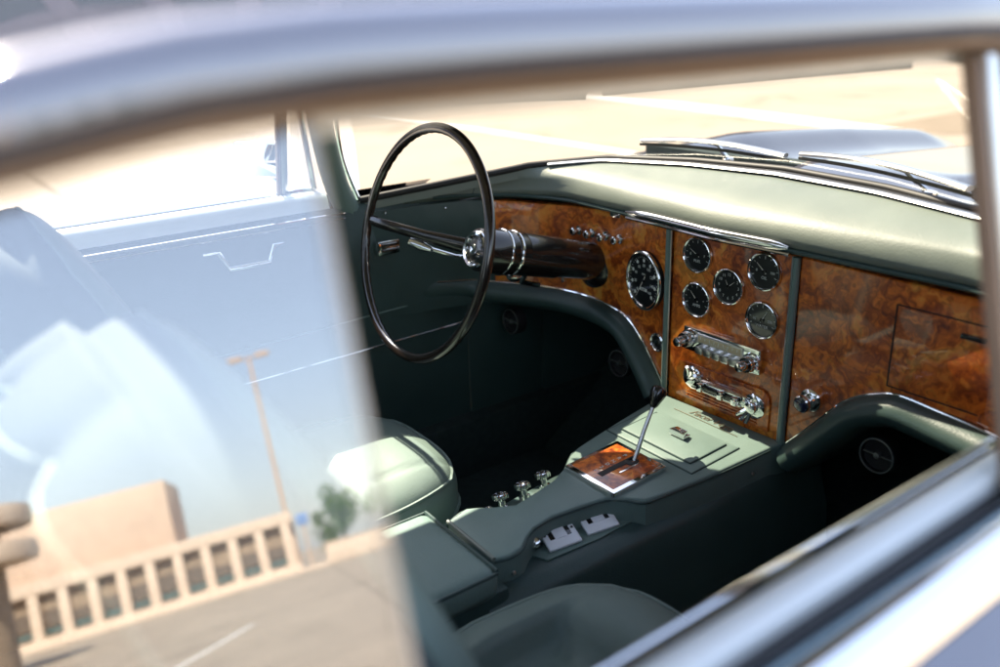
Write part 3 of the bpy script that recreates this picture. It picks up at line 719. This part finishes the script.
# rear console cushion
mb = MB(); mb.box((-.80, 0, .552), (.44, .205, .05), .022, seg=5); ar = mb.build('armrest', LEA, car)
e1 = on_con(448, 521); e2 = on_con(494, 559)
mb = MB(); mb.tube([tuple(Vector(e1)+Vector((0, 0, -.001))), tuple(Vector(e2)+Vector((0, 0, -.001)))], .0035, 8); mb.build('end_trim', LEAP, con, M=MCI)
mb = MB(); mb.tube([(-.585, -.098, .575), (-.585, .098, .575)], .003, 6); mb.tube([(-.585, -.1, .572), (-.98, -.1, .572)], .0028, 6); mb.tube([(-.585, .1, .572), (-.98, .1, .572)], .0028, 6); mb.build('armrest_piping', LEAD, ar)
mb = MB(); mb.box((-.82, 0, .40), (.52, .19, .27), .01); mb.build('armrest_box', LEAD, ar)
# chrome switches standing along the driver flank
kn2 = None
for px, py, s_ in [(503, 499, 1), (525, 488, 1), (545, 477, 1), (490, 505, .5)]:
    p = Vector(on_con(px, py+10, -.040)); F = frame_n(p, (0.0, .35, 1), up=(1, 0, 0)) @ Matrix.Scale(s_*1.2, 4)
    if kn2 is None:
        mb = MB(); mb.lathe([(.0085, -.016), (.0085, .004), (.0055, .006), (.005, .012), (.0095, .015), (.0105, .019), (.0095, .022)], 24)
        for k in range(8):
            a = 2*PI*k/8; mb.box((math.cos(a)*.0095, math.sin(a)*.0095, .018), (.004, .004, .007), .001)
        kn2 = mb.build('console_knob', CHROME, car, M=F); mb = MB(); mb.lathe([(.008, .0222), (.006, .020), (.0001, .0195)], 16); kc2 = mb.build('knob_cap', BLACK, kn2)
    else:
        a = kn2.copy(); COL.objects.link(a); a.matrix_basis = F; b = kc2.copy(); COL.objects.link(b); b.parent = a
# window switch plates on the passenger flank
sp = None
for (c1_, c2_, c3_, c4_) in [((539, 528), (571, 517), (577, 536), (545, 548)), ((577, 512), (608, 502), (615, 520), (583, 531))]:
    P4 = [Vector(on_con(px, py, -.030)) for px, py in (c1_, c2_, c3_, c4_)]
    c = sum(P4, Vector())/4; n = Vector((-.05, -.34, 1)).normalized()
    fx = ((P4[1]-P4[0])+(P4[2]-P4[3])).normalized(); fy = n.cross(fx).normalized(); n = fx.cross(fy)
    F = frame(c, fx, fy, n); W = ((P4[1]-P4[0]).length+(P4[2]-P4[3]).length)/2; Hh = ((P4[3]-P4[0]).length+(P4[2]-P4[1]).length)/2
    if sp is None:
        mb = MB(); mb.box((0, 0, -.002), (W, Hh*1.08, .006), .002, seg=3); sp = mb.build('window_switch', WHITEP, car, M=F)
        mb = MB(); mb.box((0, 0, .0010), (W*.66, Hh*.42, .001), .0004); mb.lathe([(.0022, .001), (.0020, .0022), (.0001, .0025)], 10, M=Matrix.Translation((W*.42, 0, 0))); mb.lathe([(.0022, .001), (.0020, .0022), (.0001, .0025)], 10, M=Matrix.Translation((-W*.42, 0, 0))); sa = mb.build('switch_well', BLACK, sp)
        mb = MB(); mb.box((0, 0, .0014), (W*.38, Hh*.46, .0022), .0008); sb_ = mb.build('rocker', WHITEP, sp); SC_ = (sa, sb_)
    else:
        a = sp.copy(); COL.objects.link(a); a.matrix_basis = F
        for q_ in SC_: b = q_.copy(); COL.objects.link(b); b.parent = a
p = Vector(on_con(535, 543, -.028)); mb = MB(); mb.lathe([(.009, -.01), (.009, .004), (.006, .006), (.0001, .006)], 20); kk = mb.build('socket_knob', CHROME, car, M=frame_n(p, (-.6, -.5, .6)))
mb = MB(); mb.lathe([(.0095, .001), (.0095, -.02)], 18); mb.build('knob_collar', BLACK, kk)
# pocket surface that carries the switch plates
mb = MB(); F = frame_n(Vector((-.43, -.085, zc(-.43)-.037)), (-.06, -.42, 1), up=(1, 0, 0))
Q4 = [Vector(on_con(px, py, -.043)) for px, py in [(521, 552), (530, 535), (548, 516), (600, 499), (640, 499), (655, 508), (600, 538), (548, 560)]]
mb.add([tuple(q) for q in Q4] + [tuple(q-Vector((0, -.01, .05))) for q in Q4], [tuple(range(8))] + [(i, (i+1) % 8, (i+1) % 8+8, i+8) for i in range(8)]); mb.build('switch_panel', LEA, con, M=MCI, angle=20)
# small screws on the flanks
for px, py in [(509, 569), (747, 471)]:
    p = on_con(px, py, -.03); mb = MB(); mb.lathe([(.0035, 0), (.003, .002), (.0001, .003)], 10); mb.build('screw', SATIN, con, M=MCI @ frame_n(Vector(p)+Vector((0, -.012, 0)), (0, -1, .3)))
# ---- floor, firewall, footwell
mb = MB(); mb.box((-.75, 0, .245), (2.5, 1.30, .05), 0); mb.box((-.80, .625, .33), (2.3, .05, .17), .01); mb.box((-.80, -.625, .33), (2.3, .05, .17), .01)
mb.box((.47, 0, .62), (.06, 1.30, .74), 0); mb.box((.30, 0, .34), (.02, .01, .01), 0)
mb.add([(.05, -.62, .27), (.44, -.62, .55), (.44, .62, .55), (.05, .62, .27)], [(0, 1, 2, 3)])
mb.box((.16, .0, .90), (.25, 1.28, .03), 0); mb.build('cabin_floor', CARPET, car)
for s in (1, -1):
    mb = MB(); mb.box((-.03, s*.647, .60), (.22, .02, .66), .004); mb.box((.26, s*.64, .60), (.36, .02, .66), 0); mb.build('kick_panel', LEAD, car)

# ---- doors
def belt(side, x0, x1):
    return None
def door(side):
    s = side
    d = empty('door', parent=car)
    mb = MB(); X0_, X1_ = -1.18, -.14
    prof = [(.640, .34), (.640, .50), (.638, .62), (.641, .66), (.640, .80), (.645, .945), (.655, .958)]
    rows = [[(x, s*a, b) for a, b in prof] for x in (X0_, X1_)]
    mb.loft(rows)
    mb.build('door_card', LEAD if s > 0 else LEAD, d)
    mb = MB()
    prof = [(.650, .946), (.668, .954), (.674, .974), (.682, .987), (.694, .990), (.704, .987), (.7065, .950)]
    xs = np.linspace(X0_-.55, -.44, 20)
    mb.loft([[(x, s*(a-.0*x), b) for a, b in prof] for x in xs]); mb.build('door_cap', CAPM, d, angle=60)
    mb = MB(); mb.loft([[(x, s*a, b) for a, b in [(.706, .962), (.728, .962)]] for x in xs]); mb.build('glass_slot', SLOTM, d)
    mb = MB(); mb.tube([(x, s*.7085, .976) for x in xs], .0035, 8); mb.tube([(x, s*.7255, .970) for x in xs], .003, 8); mb.build('weather_strip', RUBBER, d)
    mb = MB(); mb.tube([(x, s*(.7175+.003*math.sin((x+1)*5)), .972) for x in xs if x > -1.02 and x < -.56], .0032, 8, sq=(1, 1.6)); mb.build('lowered_glass', LOWG, d)
    mb = MB(); prof = [(.7275, .955), (.7275, .982), (.732, .989), (.743, .988), (.755, .976), (.760, .960)]
    mb.loft([[(x, s*a, b) for a, b in prof] for x in xs]); mb.build('belt_moulding', CHROME, d, angle=70)
    mb = MB(); prof = [(.759, .966), (.775, .958), (.80, .944), (.845, .90), (.875, .82), (.885, .70), (.885, .55), (.870, .40), (.83, .28)]
    mb.loft([[(x, s*(a - .02*sst(-.2, .4, x)), b) for a, b in prof] for x in np.linspace(X0_, -.14, 24)]); mb.build('door_skin', PAINT, d, angle=70)
    # chrome strips on the door card
    mb = MB(); mb.tube([(x, s*.640, .947) for x in (-1.6, X1_-.28)], .0028, 8); mb.tube([(x, s*.6375, .937) for x in (-1.6, X1_-.28)], .0014, 6); mb.build('upper_strip', CHROME, d)
    mb = MB(); mb.tube([(X0_, s*.6375, .632), (X1_, s*.6375, .650)], .0022, 8); mb.tube([(X0_, s*.6375, .70), (X1_, s*.6375, .725)], .0018, 6, 1); mb.build('lower_strip', [CHROME, LEA], d)
    # pull handle
    hx = [(-.715, .913), (-.688, .913), (-.677, .884), (-.600, .884), (-.582, .910), (-.560, .910)]
    mb = MB(); P = [(a, s*(.637 if i in (0, 5) else (.628 if i in (1, 4) else .612)), b) for i, (a, b) in enumerate(hx)]
    mb.tube(P, [.004, .006, .006, .006, .006, .004], 10, sq=(1, 1)); mb.build('pull_handle', CHROME, d)
    # chrome ash cover and window winder near the dash
    p = on(388, 247, 'y', .632) if s > 0 else (-.33, -.632, .86)
    mb = MB(); mb.box((p[0], s*.634, p[2]), (.052, .014, .030), .004); mb.box((p[0], s*.6255, p[2]+.006), (.038, .004, .006), .001, 1); mb.box((p[0], s*.6255, p[2]-.006), (.038, .004, .006), .001, 1); mb.build('door_latch', [CHROME, BLACK], d)
    return d
door(1); door(-1)

# ---- windscreen, header, pillars
def head_pt(y):
    a = abs(y); return (interp(a, [0, .2, .35, .46, .55, .60, .63], [-.130, -.136, -.158, -.21, -.305, -.385, -.45]), y, interp(a, [0, .2, .35, .46, .55, .60, .63], [1.255, 1.255, 1.256, 1.258, 1.257, 1.252, 1.244]))
rows = []
for y in np.linspace(-.62, .62, 60):
    b = Vector(base_pt(y*1.06)) + Vector((.0, 0, .0)); h = Vector(head_pt(y)); row = []
    for k in range(11):
        t = k/10; p = b.lerp(h, t); bul = math.sin(PI*t)*.03; row.append((p.x+bul*(1-abs(y)*.9), p.y, p.z+bul*.5))
    rows.append(row)
mb = MB(); mb.loft(rows); ws = mb.build('windscreen', WSCREEN, car, angle=80)
mb = MB(); mb.tube([tuple(Vector(base_pt(y))+Vector((.006, 0, .004))) for y in YS], .0075, 10); mb.build('screen_seal', RUBBER, ws)
mb = MB(); mb.tube([tuple(Vector(base_pt(y))+Vector((.020, 0, -.004))) for y in YS], .004, 10); mb.build('screen_trim', SATIN, ws)
ysh = np.linspace(-.62, .62, 50)
mb = MB(); mb.tube([tuple(Vector(head_pt(y))+Vector((-.012, 0, .008))) for y in ysh], .016, 12, sq=(1.2, 1)); mb.build('header_rail', LEAP, car)
mb = MB(); mb.tube([tuple(Vector(head_pt(y))+Vector((.012, 0, .012))) for y in ysh], .009, 10); mb.build('header_trim', CHROME, ws)
for s in (1, -1):
    mb = MB()
    A = [(-.395, s*.662, .93), (-.425, s*.655, 1.0), (-.445, s*.645, 1.08), (-.455, s*.640, 1.16), (-.454, s*.632, 1.22), (-.45, s*.622, 1.270)]
    mb.tube(cr(A, 4), [.026]*21, 12, sq=(.62, 1), up=(1, 0, 0)); pl = mb.build('screen_pillar', LEA, car, angle=60)
    mb = MB(); mb.tube(cr([(-.372, s*.672, .965), (-.402, s*.664, 1.05), (-.416, s*.645, 1.14), (-.41, s*.62, 1.21)], 4), .005, 8); mb.build('pillar_trim', CHROME, pl)
    # quarter light frame
    vx = -.552 if s < 0 else -.516
    mb = MB(); mb.box((0, 0, 0), (.014, .020, .305), .004, M=frame((vx+.000, s*.678, 1.130), (1, 0, 0), (0, 1, 0), (0, -s*.25, 1))); vf = mb.build('quarter_light', SATIN, car)
    mb = MB(); mb.box((0, 0, 0), (.005, .012, .300), .002, M=frame((vx-.011, s*.678, 1.130), (1, 0, 0), (0, 1, 0), (0, -s*.25, 1))); mb.build('rubber_seal', TAUPE, vf)
    mb = MB(); pts = [(vx+.02, s*.707, .99), (-.47, s*.707, .99), (-.50, s*.655, 1.235), (vx+.02, s*.650, 1.26)]
    mb.add(pts + [(a, b+s*.004, c) for a, b, c in pts], [(0, 1, 2, 3), (7, 6, 5, 4)] + [(i, (i+1) % 4, (i+1) % 4+4, i+4) for i in range(4)]); mb.build('vent_glass', VENTG, vf)
    mb = MB(); mb.tube([(vx, s*.705, .992), (-.46, s*.703, .992)], .006, 8); mb.tube([(-.455, s*.70, .992), (-.495, s*.652, 1.24)], .006, 8); mb.build('vent_frame', CHROME, vf)

# ---- sun visors
for y0, y1, za, zb_ in ((.20, .55, 1.172, 1.150), (-.40, .16, 1.240, 1.180)):
    mb = MB(); n_ = 12; rows = []
    for k in range(n_+1):
        t = k/n_; y = lerp(y0, y1, t); zl = lerp(za, zb_, t); th = .009*min(1, 6*min(t, 1-t)+.25)
        hx_ = head_pt(y)[0]-.022; rows.append([(hx_, y, 1.256), (hx_-th, y, 1.252), (hx_-th, y, zl+.012), (hx_, y, zl), (hx_+th, y, zl+.012), (hx_+th, y, 1.252)])
    mb.loft(rows, closed=True); mb.add(rows[0], [tuple(range(6))]); mb.add(rows[-1], [tuple(range(6))]); mb.build('sun_visor', VISOR, car, angle=60)
# ---- roof with side rails
RX = [-2.15, -1.95, -1.7, -1.45, -1.25, -1.13, -1.08, -1.02, -.95, -.8, -.6, -.5, -.44, -.38]
RZ = [.99, 1.08, 1.175, 1.225, 1.252, 1.266, 1.275, 1.279, 1.280, 1.280, 1.280, 1.277, 1.262, 1.238]
RY = [.50, .54, .58, .61, .63, .64, .641, .641, .641, .641, .640, .635, .62, .605]
rows = []
for x, z, y in zip(RX, RZ, RY):
    row = []
    for s in (-1, 1):
        seq = [(y+.020, z+.014), (y+.0205, z+.027), (y+.016, z+.034), (y+.006, z+.0378), (y-.022, z+.0402), (y-.08, z+.0455), (y-.21, z+.056), (y-.4, z+.064)]
        row += [(x, s*a, b) for a, b in (seq if s < 0 else seq[::-1])]
    rows.append(row)
xs_ = np.linspace(RX[0], RX[-1], 70)
R2 = []
for x in xs_:
    i = max(0, min(len(RX)-2, int(np.searchsorted(RX, x))-1)); t = (x-RX[i])/(RX[i+1]-RX[i]); R2.append([tuple(Vector(a).lerp(Vector(b), t)) for a, b in zip(rows[i], rows[i+1])])
fr0 = [(head_pt(np.sign(p[1])*min(abs(p[1]), .6))[0]+.015, p[1]*.97, head_pt(min(abs(p[1]), .6))[2]+.028) for p in R2[-1]]
RF = [r for r, x in zip(R2, xs_) if x > -1.07]; RB = [r for r, x in zip(R2, xs_) if x <= -1.045]
mb = MB(); rwg = [[(p[0], p[1], p[2]-.004) for p in r[6:-6]] for r in RB]; mb.loft([[tuple(p) for p in r] for r in rwg]); mb.build('extended_rear_window', VENTG, car, angle=80)  # rear glass extended over the seats, an added opening for sun on the backrests
R2_all = R2; R2 = RF
mb = MB(); mb.loft([r[:7] for r in RB]); mb.build('rear_pillar', PAINT, car, angle=70); mb = MB(); mb.loft([r[-7:] for r in RB]); mb.build('rear_pillar', PAINT, car, angle=70)
mb = MB(); mb.loft(R2+[[(p[0]+.262*t*math.sqrt(max(0, 1-(p[1]/.63)**2)), p[1], p[2]-.026*t*t*max(0, 1-(p[1]/.63)**2)-(.012 if t > 1 else 0)) for p in R2[-1]] for t in (.3, .6, .9, 1.0, 1.05)]); roof = mb.build('roof', PAINT, car, angle=70)
for s in (-1, 1):
    mb = MB(); prs = []
    for x in xs_:
        y = interp(x, RX, RY); z = interp(x, RX, RZ)
        prs.append([(x, s*(y+.020), z+.014), (x, s*(y+.012), z+.004), (x, s*(y+.002), z-.001), (x, s*(y-.014), z-.001), (x, s*(y-.028), z+.006), (x, s*(y-.045), z+.018)])
    mb.loft(prs); mb.build('roof_rail', TAUPE, roof, angle=70)
    mb = MB(); mb.tube([(x, s*(interp(x, RX, RY)+.0235), interp(x, RX, RZ)+.0125) for x in xs_], .0036, 8); mb.build('drip_moulding', RUBBER, roof)
R3 = [[(p[0], p[1]*.955, p[2]-.022) for p in r] for r in R2[1:]]
mb = MB(); mb.loft(R3); mb.build('headlining', HEADL, roof)
for sl_ in (slice(0, 7), slice(-7, None)):
    mb = MB(); mb.loft([[(p[0], p[1]*.975, p[2]-.012) for p in r[sl_]] for r in RB]); mb.build('pillar_lining', HEADL, roof)

# ---- near and far rear quarter glass (raised), front glass lowered
PN = Vector((-.15, -math.cos(rad(17)), math.sin(rad(17)))).normalized(); P0 = Vector((-1.026, -.66, 1.2))
def pane_y(x, z): return P0.y-(PN.x*(x-P0.x)+PN.z*(z-P0.z))/PN.y
for s in (-1, 1):
    top = [(x, interp(x, RX, RZ)+.002) for x in np.linspace(-1.026, -1.72, 14)]
    bot = [(x, .962) for x in np.linspace(-1.72, -1.038, 14)]
    ring = [(x, pane_y(x, z), z) for x, z in top+bot]
    if s > 0: ring = [(a, -b, c) for a, b, c in ring]
    off = PN*.005 if s < 0 else Vector((PN.x, -PN.y, PN.z))*.005
    n = len(ring); mb = MB()
    mb.add(ring + [tuple(Vector(p)-off) for p in ring], [tuple(range(n)), tuple(reversed(range(n, 2*n)))] + [(i, (i+1) % n, (i+1) % n+n, i+n) for i in range(n-1)], 0, False)
    pn = mb.build('quarter_window', PANE, car, angle=20)
    e0 = Vector(ring[-1]); e1_ = Vector(ring[0]); c_ = -off*.5
    mb = MB(); mb.tube([tuple(e0+c_), tuple(e1_+c_)], .0022, 8); mb.build('glass_edge', PANEEDGE, pn)

# ---- seats
def sq(d, k=4.0):
    q_ = sum(abs(c)**k for c in d)**(1/k); return Vector(d)/q_
def cubegrid(n):
    fs_ = []; vs_ = []
    for ax in range(3):
        for s in (-1, 1):
            o = len(vs_)
            for i in range(n+1):
                for j in range(n+1):
                    a = -1+2*i/n; b = -1+2*j/n; p = [0, 0, 0]; p[ax] = s; p[(ax+1) % 3] = a; p[(ax+2) % 3] = b; vs_.append(tuple(p))
            for i in range(n):
                for j in range(n):
                    q_ = (o+i*(n+1)+j, o+(i+1)*(n+1)+j, o+(i+1)*(n+1)+j+1, o+i*(n+1)+j+1); fs_.append(q_ if s > 0 else tuple(reversed(q_)))
    return vs_, fs_
def seat(side):
    yc = side*.345; hw = .205
    def cush(p):
        q_ = sq(p, 3.3); u, v = q_.x, q_.y
        z = q_.z*.085
        if q_.z > 0:
            inn = (1-sst(.50, .66, abs(v)))*((1-sst(.02, .16, u)) if side > 0 else (1-sst(.30, .50, u))); z -= (.020 if side > 0 else .050)*inn*sst(0, .6, q_.z); z -= (.004*math.exp(-((u-.13)/.02)**2)*(abs(v) < .6) if side > 0 else .003*math.exp(-((u-.5)/.03)**2)*(abs(v) < .6))
            z -= .0035*math.exp(-((abs(v)-.60)/.03)**2)
            z += .006*sst(.2, .8, u)
        z -= .03*max(0, -u)
        return (-.665+u*.235, yc+v*hw*(1-.05*max(0, u)), .506+z)
    V, F_ = cubegrid(34)
    mb = MB(); mb.add([cush(p) for p in V], F_); cu = mb.build('seat_cushion', LEAS, car, angle=80)
    mb = MB()
    for zz in (.62, -.2):
        ring = []
        for k in range(72):
            a = 2*PI*k/72; d = (math.cos(a), math.sin(a)); m_ = max(abs(d[0]), abs(d[1])); ring.append(cush((d[0]/m_, d[1]/m_, zz)))
        c = Vector((-.665, yc, 0)); ring = [tuple(Vector(r)+(Vector((r[0], r[1], 0))-c)*.006) for r in ring]
        mb.tube(ring, .0035, 6, closed=True)
    mb.build('piping', LEAS, cu)
    rec = rad(24); A = Matrix.Translation((-.958, yc, .800 if side < 0 else .780)) @ Matrix.Rotation(-rec, 4, 'Y')
    def back(p):
        q_ = sq(p, 3.6); u, v, t = q_.x, q_.y, q_.z
        x = u*(.092 if u > 0 else .078); z = t*.310
        if u > 0:
            inn = (1-sst(.48, .64, abs(v)))*(1-sst(.5, .72, t)); x -= .028*inn
            x -= .004*math.exp(-((abs(v)-.22)/.03)**2)*(1-sst(.4, .6, t)); x += .012*sst(.5, .9, abs(v))
        else:
            g_ = abs(math.cos(v*PI*1.5))**.4; x -= .030*g_*min(1, -u*2)
            z += .020*g_*sst(.3, .9, t)
        wv = hw*(1-.10*max(0, t)**2)
        return (x+.02*(t*t), v*wv*1.12, z)
    mb = MB(); mb.add([back(p) for p in V], F_, M=A); bk = mb.build('seat_backrest', LEAS, car, angle=80)
    def shell(p):
        q_ = Vector(back(p)); return tuple(q_+Vector((q_.x*1.0, q_.y*.35, q_.z*.2)).normalized()*.0025)
    FB = [f for f in F_ if sum(V[i][0] for i in f)/4 < .55 and sum(V[i][2] for i in f)/4 > -.97]
    mb = MB(); mb.add([shell(p) for p in V], FB, M=A); mb.build('back_panel', LEAB, bk, angle=80)
    mb = MB()
    for uu in (.55, -.55):
        ring = []
        for k in range(80):
            a = 2*PI*k/80; d = (math.cos(a), math.sin(a)); m_ = max(abs(d[0]), abs(d[1])); r = Vector(back((uu, d[0]/m_, d[1]/m_))); r += Vector((0, r.y, r.z)).normalized()*.001; ring.append(tuple(r))
        mb.tube(ring, .0036, 6, closed=True, M=A)
    mb.build('piping', LEAS, bk)
    mb = MB(); mb.box((-.68, yc, .345), (.40, .36, .16), .03); mb.build('seat_base', LEAD, cu)
seat(1); seat(-1)
# rear bench and shelf
mb = MB(); mb.box((-1.62, 0, .52), (.45, 1.15, .16), .06, seg=4); mb.build('rear_bench', LEAD, car)
mb = MB(); mb.box((0, 0, 0), (.14, 1.15, .50), .06, seg=4, M=Matrix.Translation((-1.86, 0, .74)) @ Matrix.Rotation(rad(-22), 4, 'Y')); mb.build('rear_backrest', LEAD, car)
mb = MB(); mb.box((-2.08, 0, .93), (.32, 1.2, .03), .01); mb.build('rear_shelf', LEAD, car)
for s in (-1, 1):
    mb = MB(); mb.box((-1.45, s*.65, .66), (.54, .02, .66), .004); mb.build('rear_trim_panel', LEAD, car)

# ---- bonnet, wings, bodywork
def hood_z(x, y):
    a = abs(y)
    crest = interp(x, [-.4, .13, .5, .87, 1.3, 1.7, 1.9, 2.0], [.965, .968, .968, .962, .935, .895, .84, .76])
    mid = interp(x, [.0, .13, .6, 1.2, 1.7, 1.9, 2.0], [1.005, .998, .965, .93, .885, .83, .75])
    z = lerp(mid, crest-.045, sst(.18, .5, a))
    z += .062*math.exp(-((a-.67)/.10)**2)*interp(x, [-.4, .3, .8, 1.9, 2.0], [.2, .55, 1, .9, .5])
    z += .030*(1-sst(.15, .20, a))*sst(.30, .45, x)*(1-sst(1.5, 1.85, x))      # scoop
    if a > .72: z -= .9*(a-.72)**1.5
    return z
mb = MB(); rows = []
yl = list(np.linspace(-.86, .86, 87))
for x in np.linspace(.10, 2.0, 50):
    tp = 1-.06*sst(.9, 2.0, x); rows.append([(x + (.0 if abs(y) < .1 else 0), y*tp, hood_z(x, y)) for y in yl])
mb.loft(rows); hood = mb.build('bonnet', PAINT, car, angle=80)
mb = MB(); rows = []
for x in np.linspace(-.44, .10, 14):
    for_s = [(x, y, min(hood_z(x, y), 9)) for y in np.linspace(.68, .86, 10)]; rows.append(for_s)
mb.loft(rows); mb.build('cowl', PAINT, car, angle=80); mb = MB(); mb.loft([[(a, -b, c) for a, b, c in r] for r in rows]); mb.build('cowl', PAINT, car, angle=80)
mb = MB(); mb.loft([[(base_pt(y)[0]+.01, y, base_pt(y)[2]-.012), (base_pt(y)[0]+.05, y, base_pt(y)[2]-.012), (max(.10, base_pt(y)[0]+.07), y*1.03, hood_z(.1, y)-.004)] for y in YS]); mb.build('cowl_panel', PAINT, car, angle=80)
for s in (-1, 1):
    mb = MB(); rows = []
    for x in np.linspace(-.14, 2.0, 40):
        tp = 1-.06*sst(.9, 2.0, x); wheel = 1.42; ar = math.sqrt(max(0, .36**2-(x-wheel)**2)); zb = max(.26, .32+ar if abs(x-wheel) < .36 else .26)
        z1 = hood_z(x, .86)
        rows.append([(x, s*lerp(.86, .885, sst(0, .4, t))*tp, lerp(z1, zb, t)) for t in (0, .15, .3, .5, .75, 1)])
    mb.loft(rows); mb.build('front_wing', PAINT, car, angle=80)
    mb = MB(); rows = []
    for x in np.linspace(-2.9, -1.185, 40):
        wheel = -1.95; ar = math.sqrt(max(0, .35**2-(x-wheel)**2)); zb = max(.30, .32+ar if abs(x-wheel) < .35 else .28)
        tp = 1-.14*sst(-1.5, -2.9, x); zt = lerp(.955, .86, sst(-1.9, -2.9, x))
        pr_ = [(.745, zt+.02), (.80, zt-.01), (.85, zt-.06), (.88, zt-.16), (.885, lerp(zt-.16, zb, .5)), (.87, zb)]
        rows.append([(x, s*a*tp, b) for a, b in pr_])
    mb.loft(rows); mb.build('rear_wing', PAINT, car, angle=80)
mb = MB(); rows = []
for x in np.linspace(-2.9, -2.12, 14):
    tp = 1-.14*sst(-1.5, -2.9, x); zt = lerp(.955, .86, sst(-1.9, -2.9, x))+.02; rows.append([(x, y*.745*tp, zt+.02*(1-y*y)) for y in np.linspace(-1, 1, 15)])
mb.loft(rows); mb.build('boot_lid', PAINT, car, angle=80)
mb = MB(); mb.box((2.02, 0, .55), (.08, 1.5, .42), .03); mb.box((-2.88, 0, .58), (.08, 1.4, .5), .03); mb.build('valance', PAINT, car)
for s in (-1, 1):
    for x in (1.42, -1.95):
        F = frame_n((x, s*.74, .33), (0, s, 0), up=(0, 0, 1))
        mb = MB(); mb.lathe([(.20, -.08), (.32, -.08), (.335, -.05), (.335, .05), (.32, .08), (.21, .08)], 40); wh = mb.build('wheel', TYRE, car, M=F)
        mb = MB(); mb.lathe([(.21, .075), (.20, .06), (.12, .055), (.10, .075), (.0001, .085)], 40); mb.build('hub_cap', CHROME, wh)
# ---- wipers on the cowl
def wiper(px0, px1, z, pv, label=None):
    a = Vector(on(*px0, 'z', z)); b = Vector(on(*px1, 'z', z+.0)); m = (a+b)/2; piv = Vector(on(*pv, 'z', z-.02))
    mb = MB(); mb.tube([tuple(a.lerp(b, t)+Vector((0, 0, .006*math.sin(PI*t)))) for t in np.linspace(0, 1, 12)], .0026, 8, sq=(.7, 1.2)); wp = mb.build('wiper', RUBBER, car)
    mb = MB(); mb.tube([tuple(a.lerp(b, t)+Vector((0, 0, .008+.012*math.sin(PI*t)))) for t in np.linspace(.02, .98, 12)], .0055, 8, sq=(1.5, .9)); mb.build('wiper_blade', SATIN, wp)
    mb = MB(); mm = a.lerp(b, .45)+Vector((0, 0, .02)); mb.tube([tuple(piv), tuple(piv.lerp(mm, .4)+Vector((0, 0, .014))), tuple(mm)], [.006, .0035, .003], 8); mb.lathe([(.012, -.02), (.011, .004), (.0001, .008)], 16, M=Matrix.Translation(piv)); mb.build('wiper_arm', CHROME, wp)
wiper((640, 144), (789, 161), 1.05, (728, 160)); wiper((799, 158), (973, 196), 1.05, (930, 194))
# ---- far door mirror
mc = Vector(on(258, 160, 'y', .86)); F = frame_n(mc, (-.8, -.62, .08))
mb = MB(); mb.box((0, 0, -.012), (.125, .080, .028), .014, seg=4); mr_ = mb.build('door_mirror', CHROME, car, M=F)
mb = MB(); mb.box((0, 0, .003), (.112, .068, .002), .001); mb.build('mirror_glass', MIRROR, mr_)
mb = MB(); mb.tube([tuple(mc+Vector((.012, .0, -.03))), (mc.x+.03, .83, .99), (mc.x+.03, .80, .945)], [.006, .007, .012], 10); mb.build('mirror_stalk', CHROME, mr_, M=F.inverted())
